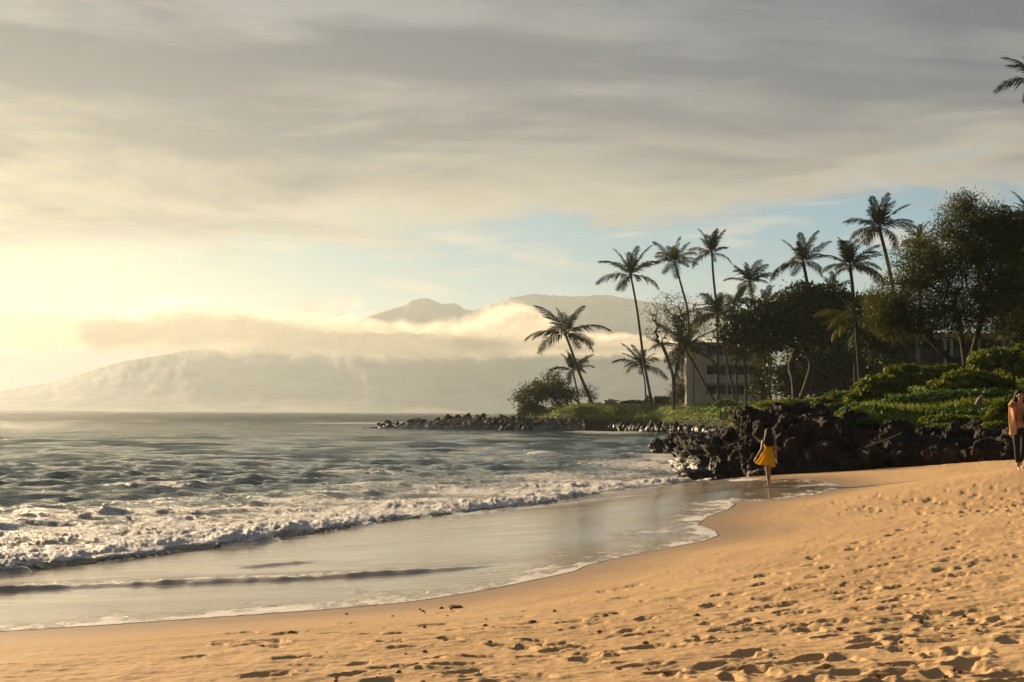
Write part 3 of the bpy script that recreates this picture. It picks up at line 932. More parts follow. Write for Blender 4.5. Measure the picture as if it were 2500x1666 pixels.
FR = {}
for key, bend, dr in (('up', 0.50, 0.30), ('mid', 1.0, 0.55), ('low', 1.35, 0.85)):
    FR[key] = [frond_mesh('frond', bend + 0.15 * j, frond_m, 10 * j + len(key), droop=dr) for j in range(2)]
FR['dry'] = [frond_mesh('frond', 1.6, frond_dry_m, 91, droop=0.95), frond_mesh('frond', 1.35, frond_dry_m, 92, droop=0.8)]
bmn = bmesh.new()
bmesh.ops.create_icosphere(bmn, subdivisions=1, radius=0.13)
nut_me = bpy.data.meshes.new('coconut'); bmn.to_mesh(nut_me); bmn.free(); nut_me.materials.append(nut_m)


def palm(label, path_px, dist, crown_px, seed, n_fr=22, dry=0.10, r0=0.15, r1=0.24, lean=(0, 0), wind=0.0, group='coconut palms on the headland', nuts=True, toground=True, upright=0.0):
    """path_px runs from the crown down to the foot"""
    rg_ = random.Random(seed); dist = inland(path_px[0][0], dist)
    pts_ = [at(px, py, dist) for px, py in path_px]
    foot = pts_[-1].copy()
    if toground:
        gz = ground(foot[0], foot[1]) - 0.3
        foot[2] = min(foot[2], gz) if gz < foot[2] + 6 else foot[2]
        if foot[2] < pts_[-1][2] - 0.05:
            pts_.append(foot)
    base = pts_[-1]
    root = thing('coconut_palm', base, label, 'palm tree', group)
    path = smooth_line([p - base for p in pts_], 7)
    n_ = len(path)
    rs = [r0 + (r1 - r0) * (i / (n_ - 1)) + (0.12 * r1 / .24 if i == n_ - 1 else 0) for i in range(n_)]
    rs[0] = r0 * 1.25
    V, Q = tube_quads(path, rs, 9)
    link('trunk', make_mesh('trunk', V, Q, bark_m), root)
    top = path[0]
    L = crown_px * dist / F * 1.25
    n_fr = int(n_fr * .82)
    ga = 2.39996
    for i in range(n_fr):
        t = (i + 0.5) / n_fr
        azm = i * ga + rg_.uniform(-.55, .55)
        pit = (1.45 - 1.62 * t ** (1.0 + upright)) + rg_.uniform(-.22, .22)
        key = 'up' if t < 0.45 else ('mid' if t < 0.86 else 'low')
        if rg_.random() < dry * (0.3 + t):
            key = 'dry'
        me_ = rg_.choice(FR[key])
        o_ = link('frond', me_, root)
        v = Vector((math.cos(azm) * math.cos(pit) + wind * math.sin(pit), math.sin(azm) * math.cos(pit), math.sin(pit)))
        zz_ = math.asin(max(-1, min(1, v.normalized().z)))
        aa_ = math.atan2(v.y, v.x)
        s = L * rg_.uniform(0.66, 1.14) * (0.86 if t < 0.2 else 1)
        o_.matrix_local = Matrix.Translation(Vector(top)) @ Matrix.Rotation(aa_, 4, 'Z') @ Matrix.Rotation(-zz_, 4, 'Y') @ Matrix.Rotation(rg_.uniform(-.5, .5), 4, 'X') @ Matrix.Diagonal((s, s, s, 1))
    if nuts:
        for i in range(5):
            o_ = link('coconut', nut_me, root)
            a = i * 1.3 + seed
            o_.location = (top[0] + 0.28 * math.cos(a), top[1] + 0.28 * math.sin(a), top[2] - 0.28 - 0.08 * (i % 2))
    return root


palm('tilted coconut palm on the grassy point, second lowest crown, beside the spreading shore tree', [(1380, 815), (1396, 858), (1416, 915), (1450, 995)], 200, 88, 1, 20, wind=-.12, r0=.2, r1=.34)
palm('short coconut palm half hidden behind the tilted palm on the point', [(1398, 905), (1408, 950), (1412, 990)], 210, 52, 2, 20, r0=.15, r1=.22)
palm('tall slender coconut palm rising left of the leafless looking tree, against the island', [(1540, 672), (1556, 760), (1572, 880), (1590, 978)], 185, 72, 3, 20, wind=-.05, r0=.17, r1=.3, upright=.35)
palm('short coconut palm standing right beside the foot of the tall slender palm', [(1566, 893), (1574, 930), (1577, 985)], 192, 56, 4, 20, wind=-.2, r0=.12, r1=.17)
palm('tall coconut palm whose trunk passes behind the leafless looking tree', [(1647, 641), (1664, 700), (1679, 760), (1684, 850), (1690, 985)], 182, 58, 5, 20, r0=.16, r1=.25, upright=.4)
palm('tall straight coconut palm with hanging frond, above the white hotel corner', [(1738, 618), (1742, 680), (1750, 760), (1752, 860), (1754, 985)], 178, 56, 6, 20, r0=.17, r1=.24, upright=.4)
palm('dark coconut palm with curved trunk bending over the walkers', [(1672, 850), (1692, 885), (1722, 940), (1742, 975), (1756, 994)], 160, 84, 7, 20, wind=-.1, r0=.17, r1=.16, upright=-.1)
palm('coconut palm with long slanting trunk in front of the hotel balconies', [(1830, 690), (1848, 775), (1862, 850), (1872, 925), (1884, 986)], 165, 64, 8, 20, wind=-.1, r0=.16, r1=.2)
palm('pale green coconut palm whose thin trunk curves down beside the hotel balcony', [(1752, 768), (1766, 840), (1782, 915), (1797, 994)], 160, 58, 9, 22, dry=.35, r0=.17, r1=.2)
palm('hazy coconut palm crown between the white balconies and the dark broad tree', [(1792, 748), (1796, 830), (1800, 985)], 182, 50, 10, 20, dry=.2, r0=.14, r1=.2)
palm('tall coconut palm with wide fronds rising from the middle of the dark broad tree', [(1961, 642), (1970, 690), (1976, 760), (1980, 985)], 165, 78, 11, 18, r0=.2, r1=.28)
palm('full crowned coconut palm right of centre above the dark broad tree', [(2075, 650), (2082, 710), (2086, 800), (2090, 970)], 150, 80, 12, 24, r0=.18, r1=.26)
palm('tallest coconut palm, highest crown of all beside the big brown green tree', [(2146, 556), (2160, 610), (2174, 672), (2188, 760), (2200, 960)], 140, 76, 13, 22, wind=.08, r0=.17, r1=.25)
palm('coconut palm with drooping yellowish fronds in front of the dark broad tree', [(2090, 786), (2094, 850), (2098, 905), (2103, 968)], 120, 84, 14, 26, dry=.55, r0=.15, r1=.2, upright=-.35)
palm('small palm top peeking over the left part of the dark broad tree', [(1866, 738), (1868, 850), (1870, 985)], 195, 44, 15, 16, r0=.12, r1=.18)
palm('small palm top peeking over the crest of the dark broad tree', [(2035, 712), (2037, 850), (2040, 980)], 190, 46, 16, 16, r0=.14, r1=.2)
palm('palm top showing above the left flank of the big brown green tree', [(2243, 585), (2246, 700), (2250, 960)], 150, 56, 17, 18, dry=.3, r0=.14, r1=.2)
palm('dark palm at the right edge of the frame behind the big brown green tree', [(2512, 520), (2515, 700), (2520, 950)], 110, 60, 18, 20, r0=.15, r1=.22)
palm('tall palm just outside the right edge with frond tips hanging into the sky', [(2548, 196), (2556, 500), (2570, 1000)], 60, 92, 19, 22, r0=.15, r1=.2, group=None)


# ------------------------------------------------------------------ broadleaf trees
def grow(start, targets, step, seed, wig=0.25):
    """branch skeleton that reaches every target; returns points, parents, radii weights"""
    rg_ = np.random.default_rng(seed)
    P_ = [np.array(p, float) for p in start]; par = [-1] + list(range(len(start) - 1))
    order = np.argsort(np.linalg.norm(targets - P_[-1], axis=1) * (0.8 + 0.4 * rg_.random(len(targets))))
    tips = []
    for ti in order:
        t = targets[ti]
        arr = np.array(P_)
        dd = np.linalg.norm(arr - t, axis=1) + 0.35 * np.maximum(arr[:, 2] - t[2], 0)
        dd[:max(1, len(start) - 2)] += 1e6
        k = int(np.argmin(dd)); cur = P_[k]
        nst = max(1, int(np.linalg.norm(t - cur) / step))
        prev = k
        for s in range(nst):
            f = (s + 1) / nst
            q = cur + (t - cur) * f
            q = q + rg_.normal(size=3) * step * wig * (1 if s < nst - 1 else .3)
            q[2] += math.sin(f * math.pi) * 0.12 * np.linalg.norm(t - cur)
            P_.append(q); par.append(prev); prev = len(P_) - 1
        tips.append(prev)
    return np.array(P_), par, tips


def skeleton_mesh(P_, par, r_tip, r_base, power=2.4, sides=5):
    cnt = np.zeros(len(P_))
    kids = [[] for _ in P_]
    for i, p in enumerate(par):
        if p >= 0: kids[p].append(i)
    for i in range(len(P_) - 1, -1, -1):
        if not kids[i]: cnt[i] = 1
        if par[i] >= 0: cnt[par[i]] += cnt[i]
    rr = r_tip * cnt ** (1 / power)
    rr = np.minimum(rr * (r_base / rr[0]) ** (np.log(cnt) / math.log(max(cnt[0], 2))), r_base)
    i = np.array([k for k, p in enumerate(par) if p >= 0]); p = np.array([par[k] for k in i])
    A_, B_ = P_[p], P_[i]
    t = B_ - A_; t /= np.linalg.norm(t, axis=1)[:, None] + 1e-9
    up_ = np.array([0.3, 0.5, 0.8]); a = np.cross(t, up_); a /= np.linalg.norm(a, axis=1)[:, None] + 1e-9
    b_ = np.cross(t, a)
    V = []
    rp, ri = np.minimum(rr[p], rr[i] * 1.35), rr[i]
    for (c, r_) in ((A_, rp), (B_ + t * ri[:, None] * .3, ri)):
        for k in range(sides):
            th = 2 * math.pi * k / sides
            V.append(c + r_[:, None] * (a * math.cos(th) + b_ * math.sin(th)))
    V = np.stack(V, 1).reshape(-1, 3)
    o_ = (np.arange(len(i)) * 2 * sides)[:, None]
    Q = []
    for k in range(sides):
        k2 = (k + 1) % sides
        Q.append(np.stack([o_[:, 0] + k, o_[:, 0] + k2, o_[:, 0] + sides + k2, o_[:, 0] + sides + k], 1))
    return V, np.concatenate(Q)


def tree(name, label, cat, lobes, trunk_px, dist, seed, n_t, n_leaf, leaf, aspect, m_leaf, depth=0.6, r_base=0.35, r_tip=0.02, flat=0.0,
         spread=0.5, group=None, shell=0.35, step=0.8, bark=None, layers=0, wig=.25, gravity=0.0):
    """lobes: (px, py, half width px, half height px, weight) ; trunks: list of pixel paths from foot upwards"""
    rg_ = np.random.default_rng(seed); dist = inland(lobes[0][0], dist)
    s = dist / F
    trunks = [[at(px, py, dist) for px, py in tp] for tp in trunk_px]
    foot = trunks[0][0].copy(); g0 = ground(foot[0], foot[1]) - .3
    foot[2] = min(foot[2], g0) if g0 > foot[2] - 8 else foot[2]
    root = thing(name, foot, label, cat, group)
    tot = sum(l[2] * l[3] * l[4] for l in lobes)
    T_ = []
    for (px, py, rx, ry, wt) in lobes:
        c = at(px, py, dist); k = max(3, int(n_t * rx * ry * wt / tot))
        u = rg_.normal(size=(k, 3)); u /= np.linalg.norm(u, axis=1)[:, None]
        r_ = rg_.random(k) ** shell
        q = c + u * r_[:, None] * np.array([rx * s, rx * s * depth, ry * s])
        if layers:
            hstep = ry * s * 2 / layers
            q[:, 2] = np.round(q[:, 2] / hstep) * hstep + rg_.normal(size=k) * hstep * 0.10
        T_.append(q)
    T_ = np.concatenate(T_) - foot
    allt = []
    for j, tr_ in enumerate(trunks):
        tp = [foot] + tr_ if j == 0 else tr_
        tp = [np.array(q) - foot + (rg_.normal(size=3) * [0, .25, 0] if i else 0) for i, q in enumerate(tp)]
        if len(trunks) > 1:
            dmin = np.array([[np.linalg.norm(t - (np.array(o_[-1]) - foot)) for o_ in trunks] for t in T_])
            mine = T_[dmin.argmin(1) == j]
        else:
            mine = T_
        if len(mine) < 2: mine = T_[:2]
        P_, par, tips = grow([q for q in smooth_line(tp, 3)], mine, step, seed + j, wig)
        V, Q = skeleton_mesh(P_, par, r_tip, r_base * (1 if j == 0 else .8))
        allt.append((V, Q))
    V, Q = merge(allt)
    link('trunk', make_mesh('trunk', V, Q, bark or bark2_m), root)
    if n_leaf:
        k = np.repeat(np.arange(len(T_)), max(1, n_leaf // len(T_)))
        off = rg_.normal(size=(len(k), 3)) * spread
        off[:, 2] *= (0.28 if layers else 0.7)
        C = T_[k] + off
        C[:, 2] -= gravity * rg_.random(len(k))
        V, Q = leaf_cards(C, leaf, aspect, rg_, flat=flat)
        cr = link('crown', make_mesh('crown', V, Q, m_leaf, False), root)
    return root


# far right big feathery tree
tree('kiawe_tree', 'huge feathery brown green kiawe tree with leaning pale limbs at the right', 'tree',
     [(2300, 640, 130, 75, 1), (2380, 545, 100, 60, 1), (2440, 640, 110, 110, 1), (2230, 740, 120, 80, 1), (2172, 785, 65, 50, .8), (2400, 760, 130, 70, 1), (2260, 788, 90, 32, .4), (2360, 500, 45, 30, .7), (2480, 560, 60, 60, 1)],
     [[(2362, 925), (2340, 895), (2300, 860), (2265, 820)], [(2362, 925), (2352, 860), (2345, 800), (2330, 740)], [(2364, 925), (2378, 850), (2392, 790), (2410, 720)]],
     85, 101, 1800, 100000, 0.09, 0.32, kiawe_m, depth=.6, r_base=.22, r_tip=.010, spread=.34, shell=.42, step=.7, wig=.3)
tree('kiawe_tree', 'olive feathery tree top at the right edge behind the huge kiawe tree', 'tree',
     [(2510, 760, 80, 110, 1), (2520, 640, 80, 90, 1), (2560, 800, 90, 120, 1)], [[(2500, 960), (2495, 880), (2490, 800)]],
     100, 102, 400, 24000, 0.13, 0.4, dark_leaf_m, depth=.6, r_base=.3, spread=.55, shell=.4)
# broad dark tree in the middle
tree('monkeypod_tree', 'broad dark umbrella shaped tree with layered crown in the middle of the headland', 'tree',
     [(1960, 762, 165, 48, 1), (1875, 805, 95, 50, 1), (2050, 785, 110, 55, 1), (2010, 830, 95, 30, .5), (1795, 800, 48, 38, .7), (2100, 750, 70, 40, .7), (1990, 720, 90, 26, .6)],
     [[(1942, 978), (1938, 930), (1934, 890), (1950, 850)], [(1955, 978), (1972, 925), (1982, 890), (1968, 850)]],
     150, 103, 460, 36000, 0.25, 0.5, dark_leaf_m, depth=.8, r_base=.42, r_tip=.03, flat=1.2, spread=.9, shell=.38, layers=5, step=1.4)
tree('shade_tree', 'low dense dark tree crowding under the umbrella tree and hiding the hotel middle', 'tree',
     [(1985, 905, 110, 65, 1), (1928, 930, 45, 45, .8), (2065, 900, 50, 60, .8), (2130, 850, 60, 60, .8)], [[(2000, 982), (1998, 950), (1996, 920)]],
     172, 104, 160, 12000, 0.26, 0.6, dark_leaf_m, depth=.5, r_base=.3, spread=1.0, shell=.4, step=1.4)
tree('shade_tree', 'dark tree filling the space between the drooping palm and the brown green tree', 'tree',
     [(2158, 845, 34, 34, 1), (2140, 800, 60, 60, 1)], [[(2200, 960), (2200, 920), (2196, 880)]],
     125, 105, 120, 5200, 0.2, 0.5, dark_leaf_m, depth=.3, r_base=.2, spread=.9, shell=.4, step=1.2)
# half bare tree
tree('kiawe_tree', 'half bare twiggy tree with forked trunk behind the palms', 'tree',
     [(1640, 760, 72, 48, 1), (1600, 800, 35, 45, .7), (1690, 790, 50, 60, .9), (1655, 830, 55, 40, .5), (1720, 740, 28, 30, .8)],
     [[(1645, 945), (1643, 918), (1632, 880), (1615, 840)], [(1645, 945), (1648, 915), (1658, 870), (1660, 820)]],
     175, 106, 480, 4200, 0.16, 0.3, olive_m, depth=.8, r_base=.30, r_tip=.035, spread=.6, shell=.42, step=1.0, wig=.2)
# spreading tree on the point
tree('heliotrope_tree', 'low spreading round tree at the left tip of the grassy point', 'tree',
     [(1330, 950, 55, 26, 1), (1300, 972, 42, 20, 1), (1365, 965, 38, 30, 1), (1285, 990, 28, 14, .7), (1350, 925, 26, 14, .7)],
     [[(1372, 1000), (1362, 985), (1348, 965)], [(1372, 1002), (1385, 985), (1376, 962)]],
     205, 107, 200, 9000, 0.2, 0.5, olive_m, depth=.8, r_base=.25, r_tip=.03, flat=.5, spread=.7, shell=.4, step=1.0)
tree('bare_shore_tree', 'small nearly leafless tree with round head beside the tilted palm', 'tree',
     [(1432, 955, 28, 18, 1), (1410, 962, 26, 16, 1), (1448, 968, 18, 14, .8)],
     [[(1425, 998), (1418, 988), (1402, 975)], [(1432, 998), (1436, 985), (1440, 972)]],
     205, 108, 150, 1400, 0.14, 0.35, olive_m, depth=.8, r_base=.2, r_tip=.03, spread=.4, shell=.45, step=.8, wig=.4)
tree('broad_leaf_shrub', 'dark bushy tree with palm like leaves left of the hotel', 'tree',
     [(1690, 945, 42, 32, 1), (1672, 960, 34, 28, 1), (1722, 960, 26, 28, 1)], [[(1695, 990), (1694, 970), (1692, 950)]],
     180, 109, 90, 3400, 0.42, 0.14, olive_m, depth=.6, r_base=.15, spread=.7, shell=.4, step=1.0)
tree('slim_tree', 'slim tree with bushy head in front of the balconies', 'tree',
     [(1812, 862, 24, 26, 1), (1795, 850, 14, 14, .6)], [[(1821, 987), (1820, 940), (1817, 880)]],
     172, 110, 36, 1500, 0.2, 0.5, olive_m, depth=.8, r_base=.2, spread=.5, shell=.4)
tree('creeper_covered_tree', 'upright ivy covered tree against the end of the balconies', 'tree',
     [(1862, 900, 22, 60, 1), (1858, 950, 20, 40, 1)], [[(1862, 987), (1862, 940), (1860, 880)]],
     174, 111, 60, 2600, 0.22, 0.6, olive_m, depth=.8, r_base=.25, spread=.6, shell=.4)


# ------------------------------------------------------------------ shore bushes and ground cover
def bush(label, lobes, dist, seed, n_leaf, leaf, m_leaf, depth=0.7, name='shore_bush', cat='bush', group=None, aspect=0.5):
    rg_ = np.random.default_rng(seed); dist = inland(lobes[0][0], dist); s = dist / F
    c0 = at(lobes[0][0], lobes[0][1] + lobes[0][3], dist)
    gz = ground(c0[0], c0[1]); base = np.array([c0[0], c0[1], min(gz, c0[2])])
    root = thing(name, base, label, cat, group)
    tot = sum(l[2] * l[3] for l in lobes)
    parts, stems = [], []
    for li, (px, py, rx, ry) in enumerate(lobes):
        c = at(px, py, dist + rg_.normal() * 0.4); k = int(n_leaf * rx * ry / tot)
        u = rg_.normal(size=(k, 3)); u /= np.linalg.norm(u, axis=1)[:, None]
        u[:, 2] = np.where(u[:, 2] < -0.35, -u[:, 2], u[:, 2])
        R_ = np.array([rx * s, max(rx * s * depth, ry * s), ry * s])
        bump_ = 1 + 0.30 * fbm(u[:, 0] * 3.6 + li, u[:, 1] * 3.6, u[:, 2] * 3.6, oct=3, seed=seed + li)
        r_ = (1 - 0.30 * rg_.random(k) ** 1.6) * bump_ * np.where(rg_.random(k) < .07, 1.0 + .16 * rg_.random(k), 1)
        C = c - base + u * R_ * r_[:, None]
        V, Q = leaf_cards(C, leaf, aspect, rg_, normal_bias=u * 1.1 + [0, 0, .4])
        parts.append((V, Q))
        # dark woody heart
        for _ in range(10):
            e = u[rg_.integers(k)] * R_ * 0.85
            stems.append(tube_quads([np.array([0, 0, -.3]) + rg_.normal(size=3) * [.3, .2, 0] + (c - base) * [.7, .7, 0], (c - base) * .75, c - base + e], [leaf * .25, leaf * .2, leaf * .1], 4))
    V, Q = merge(parts)
    link('foliage', make_mesh('foliage', V, Q, m_leaf, False), root)
    V, Q = merge(stems)
    link('stem', make_mesh('stem', V, Q, bark2_m), root)
    return root


bush('tall arching green bush at the right edge behind the other bushes', [(2430, 880, 62, 26), (2490, 905, 50, 50), (2390, 905, 28, 28), (2540, 880, 70, 45)], 66, 201, 7500, .14, shore_leaf_m)
bush('long bright green shore bush climbing the slope left of the arching bush', [(2210, 925, 58, 32), (2150, 950, 60, 30), (2270, 930, 55, 32), (2310, 915, 40, 24), (2110, 975, 45, 20)], 70, 202, 9000, .14, shore_leaf_m)
bush('rounded light green shore bush in the middle of the slope', [(2370, 940, 75, 32), (2320, 955, 60, 28), (2425, 950, 55, 30), (2280, 975, 30, 16)], 62, 203, 8000, .13, shore_leaf_m)
bush('flat topped deep green bush spreading in front of the rounded one', [(2340, 975, 110, 22), (2420, 975, 90, 24), (2250, 985, 90, 22), (2180, 1000, 60, 16), (2480, 985, 60, 26)], 56, 204, 12000, .075, dk_shore_m)
bush('low green bush on the lava left below the long shore bush', [(2110, 1000, 60, 14), (2050, 998, 50, 12), (2170, 1015, 60, 14)], 57, 205, 5000, .07, dk_shore_m)
bush('dark green creeping bush hanging over the middle of the lava', [(2230, 1022, 60, 16), (2290, 1015, 55, 16), (2190, 1035, 40, 14)], 51, 206, 5000, .06, dk_shore_m)
bush('leafy green creeper spilling down the lava left of the grassy clumps', [(2160, 1042, 40, 12), (2215, 1050, 36, 10), (2120, 1032, 34, 10)], 46.5, 218, 3000, .06, dk_shore_m)
bush('green creeper spilling over the reddish pitted boulder', [(2310, 1028, 60, 14), (2370, 1030, 50, 13)], 48.5, 219, 4000, .06, shore_leaf_m)
bush('small bright bush beside the standing adult at the right edge', [(2440, 1005, 26, 22), (2470, 985, 24, 18), (2425, 1025, 24, 14)], 44, 207, 3000, .055, shore_leaf_m)
bush('yellow green grassy clump on the low lava at the right', [(2300, 1048, 40, 12), (2270, 1052, 26, 9)], 46.5, 208, 2200, .07, shore_leaf_m, aspect=.16)
bush('green grassy clump just left of the adult in dark trousers', [(2390, 1052, 45, 14), (2430, 1042, 34, 12), (2360, 1060, 24, 8)], 44.5, 209, 2600, .07, shore_leaf_m, aspect=.16)
bush('light green weedy mound at the left end of the long shore bush', [(2060, 975, 40, 18), (2020, 985, 34, 14), (2095, 985, 30, 16)], 82, 210, 3000, .12, shore_leaf_m)
bush('broad leaved young plant standing above the weedy mound', [(2028, 972, 18, 12), (2040, 965, 12, 10)], 90, 211, 500, .16, dk_shore_m)
bush('grassy hummock right above the highest lava rocks', [(1930, 988, 46, 12), (1880, 992, 40, 10), (1975, 988, 30, 12)], 100, 212, 2600, .16, shore_leaf_m, aspect=.2)
bush('low leafy plants at the foot of the curved palm', [(1772, 985, 22, 9), (1755, 990, 16, 7), (1790, 990, 14, 7)], 158, 213, 900, .18, shore_leaf_m)
bush('small round bush at the left end of the low garden wall', [(1585, 978, 12, 13), (1580, 985, 12, 9)], 186, 214, 500, .18, dk_shore_m)
bush('clipped dark green mound of hedge at the left tip of the point', [(1290, 1003, 24, 14), (1310, 1000, 24, 12), (1275, 1015, 14, 10)], 208, 215, 2200, .2, dk_shore_m)
bush('green bank of ground cover below the hedge mound on the point', [(1340, 1012, 34, 8), (1370, 1008, 30, 7), (1310, 1016, 30, 8)], 212, 216, 2200, .2, dk_shore_m)
bush('long dark clipped hedge left of the low garden wall', [(1540, 984, 22, 7), (1560, 985, 16, 7), (1522, 986, 10, 6)], 192, 217, 1300, .16, dark_leaf_m)

# bank vegetation: grass and creeping leaves over the seaward slope
rg_ = np.random.default_rng(7)
C, N_ = [], 0
for (a0, a1, r0, r1, k) in ((-0.5, 15, 140, 275, 52000), (10, 24, 46, 140, 26000), (14, 24, 44, 90, 16000)):
    aa = np.radians(a0 + (a1 - a0) * rg_.random(k)); rr_ = r0 * (r1 / r0) ** rg_.random(k)
    x_, y_ = rr_ * np.sin(aa), rr_ * np.cos(aa)
    z_ = head_z(x_, y_)
    n1 = fbm(x_ / 5, y_ / 5, oct=3, seed=300)
    dd, _ = seg_dist(x_, y_, coast)
    lawn = (dd > 17 + 4 * n1) & (y_ > 100)
    ok = (z_ > 1.25 + n1 * 0.9) & inside(x_, y_, coast_poly) & ~lawn & (x_ / y_ < 0.46)
    fd2, _ = seg_dist(x_, y_, face)
    ok &= (y_ > 60) | (fd2 > np.where(x_ > 12.5, 1.2, 4.5) + 3.0 * n1)
    hgt = (0.12 + 0.5 * np.clip(fbm(x_ / 2.2, y_ / 2.2, oct=2, seed=301) + .3, 0, 1) * rg_.random(k)) * np.clip(rr_ / 120, .5, 1.1)
    C.append(np.stack([x_, y_, z_ + hgt], 1)[ok])
C = np.concatenate(C)
sz_ = np.where(C[:, 1] > 110, 0.20, 0.10)
half = fbm(C[:, 0] / 9, C[:, 1] / 9, oct=2, seed=303) > 0
up_ = np.tile([0.0, 0.0, 1.0], (len(C), 1))
V, Q = leaf_cards(C[half], sz_[half] * 1.5, 0.13, rg_, direction=up_[half])
tag(link('bank_grass', make_mesh('bank_grass', V, Q, shore_leaf_m, False)), 'long yellow green grass on the seaward bank', None, None, 'stuff')
V, Q = leaf_cards(C[~half], sz_[~half], 0.55, rg_, flat=1.0)
tag(link('creeping_plants', make_mesh('creeping_plants', V, Q, dk_shore_m, False)), 'dark green creeping plants on the seaward bank', None, None, 'stuff')
# ------------------------------------------------------------------ lava
lava_m, n, b, o = mat('lava_rock')
tc = n.n('ShaderNodeNewGeometry').outputs['Position']
pz = n.sep(tc)[2]
f1 = n.noise(tc, 1.1, 6.0, 0.65); f2 = n.noise(tc, 9.0, 6.0, 0.7)
col = n.mix(n.ss(f1, 0.35, 0.65), (0.012, 0.010, 0.010), (0.040, 0.025, 0.019))
col = n.mix(n.ss(f2, 0.56, 0.74, 0.0, 0.7), col, (0.10, 0.068, 0.05))
wetz = n.ss(n.m('ADD', pz, n.m('MULTIPLY', n.m('SUBTRACT', f1, .5), 1.2)), 1.15, 0.45)
n.put(b.inputs['Base Color'], n.mix(n.m('MULTIPLY', wetz, 0.55), col, (0.014, 0.014, 0.012)))
n.put(b.inputs['Roughness'], n.m('MULTIPLY_ADD', wetz, -0.42, 0.80))
n.put(b.inputs['Specular IOR Level'], n.m('MULTIPLY_ADD', wetz, 0.25, 0.2))
bn = n.n('ShaderNodeBump'); bn.inputs['Strength'].default_value = 0.8; bn.inputs['Distance'].default_value = 0.06
n.put(bn.inputs['Height'], n.m('ADD', f2, n.m('MULTIPLY', n.noise(tc, 26.0, 4.0, 0.7), .5))); n.put(b.inputs['Normal'], bn.outputs[0])


def rock_mesh(name, seed, sub=3, sharp=0.55, cuts=9, pit=0.18):
    """angular broken lava block of about unit radius"""
    rg_ = np.random.default_rng(seed)
    bm_ = bmesh.new(); bmesh.ops.create_icosphere(bm_, subdivisions=sub, radius=1.0)
    V = np.array([v.co[:] for v in bm_.verts]); 
    N_ = rg_.normal(size=(cuts, 3)); N_ /= np.linalg.norm(N_, axis=1)[:, None]
    D = sharp + 0.35 * rg_.random(cuts)
    for k in range(cuts):
        q = V @ N_[k]
        V = V - np.maximum(q - D[k], 0)[:, None] * N_[k] * 0.92
    u = V / (np.linalg.norm(V, axis=1)[:, None] + 1e-9)
    dsp = fbm(V[:, 0] * 1.7 + seed, V[:, 1] * 1.7, V[:, 2] * 1.7, oct=4, seed=seed, gain=.55) * pit + fbm(V[:, 0] * 4 + seed, V[:, 1] * 4, V[:, 2] * 4, oct=2, seed=seed + 3, ridged=True) * pit * .35
    V = V + u * dsp[:, None]
    for v, c in zip(bm_.verts, V): v.co = c
    me_ = bpy.data.meshes.new(name); bm_.to_mesh(me_); bm_.free()
    me_.materials.append(lava_m)
    return me_


ROCKS = [rock_mesh('lava_boulder', 400 + i, 4, .5 + .05 * (i % 3), 8 + i % 4, .30) for i in range(9)]
BIG = [rock_mesh('lava_crag', 430 + i, 5, .55, 12, .22) for i in range(5)]
SMALL = [rock_mesh('lava_stone', 460 + i, 2, .5, 8, .15) for i in range(5)]


def place_rock(me_, loc, sc, rot, name='lava_boulder', label=None, group=None, cat='rock'):
    o_ = link(name, me_)
    o_.location = loc; o_.scale = sc; o_.rotation_euler = rot
    return tag(o_, label, cat, group)


# rock face: a rough sheet rising from the beach and running back inland
def rock_sheet(line, top, depth_, seed, nu=520, nv=120, name='lava_outcrop', label='', low=-0.3, slope_z=0.0):
    L = smooth_line([(q[0], q[1], q[2]) for q in line], 10)
    L = np.array(L); s_ = np.r_[0, np.cumsum(np.linalg.norm(np.diff(L[:, :2], axis=0), axis=1))]
    us = np.linspace(0, s_[-1], nu)
    bx_, by_, tz_ = (np.interp(us, s_, L[:, k]) for k in range(3))
    tx, ty = np.gradient(bx_), np.gradient(by_); ln = np.hypot(tx, ty); nx, ny = -ty / ln, tx / ln     # inland normal
    kk = 9; nx = np.convolve(np.pad(nx, kk, 'edge'), np.ones(2 * kk + 1) / (2 * kk + 1), 'valid'); ny = np.convolve(np.pad(ny, kk, 'edge'), np.ones(2 * kk + 1) / (2 * kk + 1), 'valid')
    v = np.linspace(0, 1, nv)[:, None]
    fv = np.clip(v / 0.55, 0, 1); bv = np.clip((v - 0.55) / 0.45, 0, 1)
    hgt = low + (tz_[None] - low) * (fv ** 0.85) + slope_z * bv
    inl = 0.7 * fv + depth_ * bv
    x_ = bx_[None] + nx[None] * inl; y_ = by_[None] + ny[None] * inl
    d1 = fbm(x_ / 1.5, y_ / 1.5, hgt / 0.7, oct=5, seed=seed, gain=.56, ridged=True) - 1.1
    d2 = fbm(x_ / 4.0, y_ / 4.0, hgt / 3.0, oct=2, seed=seed + 5)
    strat = np.abs(((hgt * 2.1 + fbm(x_ / 3, y_ / 3, oct=2, seed=seed + 9) * .8) % 1.0) - .5) - .25
    k_ = np.sin(np.pi * np.clip(v, 0, 1)) ** .4
    out_ = ((d1 + .3) * 0.42 + d2 * 0.5 + strat * 0.55) * k_
    x_ = x_ - nx[None] * out_; y_ = y_ - ny[None] * out_
    hgt = hgt + (d1 * 0.30 + d2 * 0.22) * k_ * (0.3 + 0.7 * fv)
    hgt = hgt - 1.8 * bv ** 3
    o_ = link(name, make_mesh(name, np.stack([x_, y_, hgt], -1), grid_quads(nv, nu), lava_m, False))
    return o_


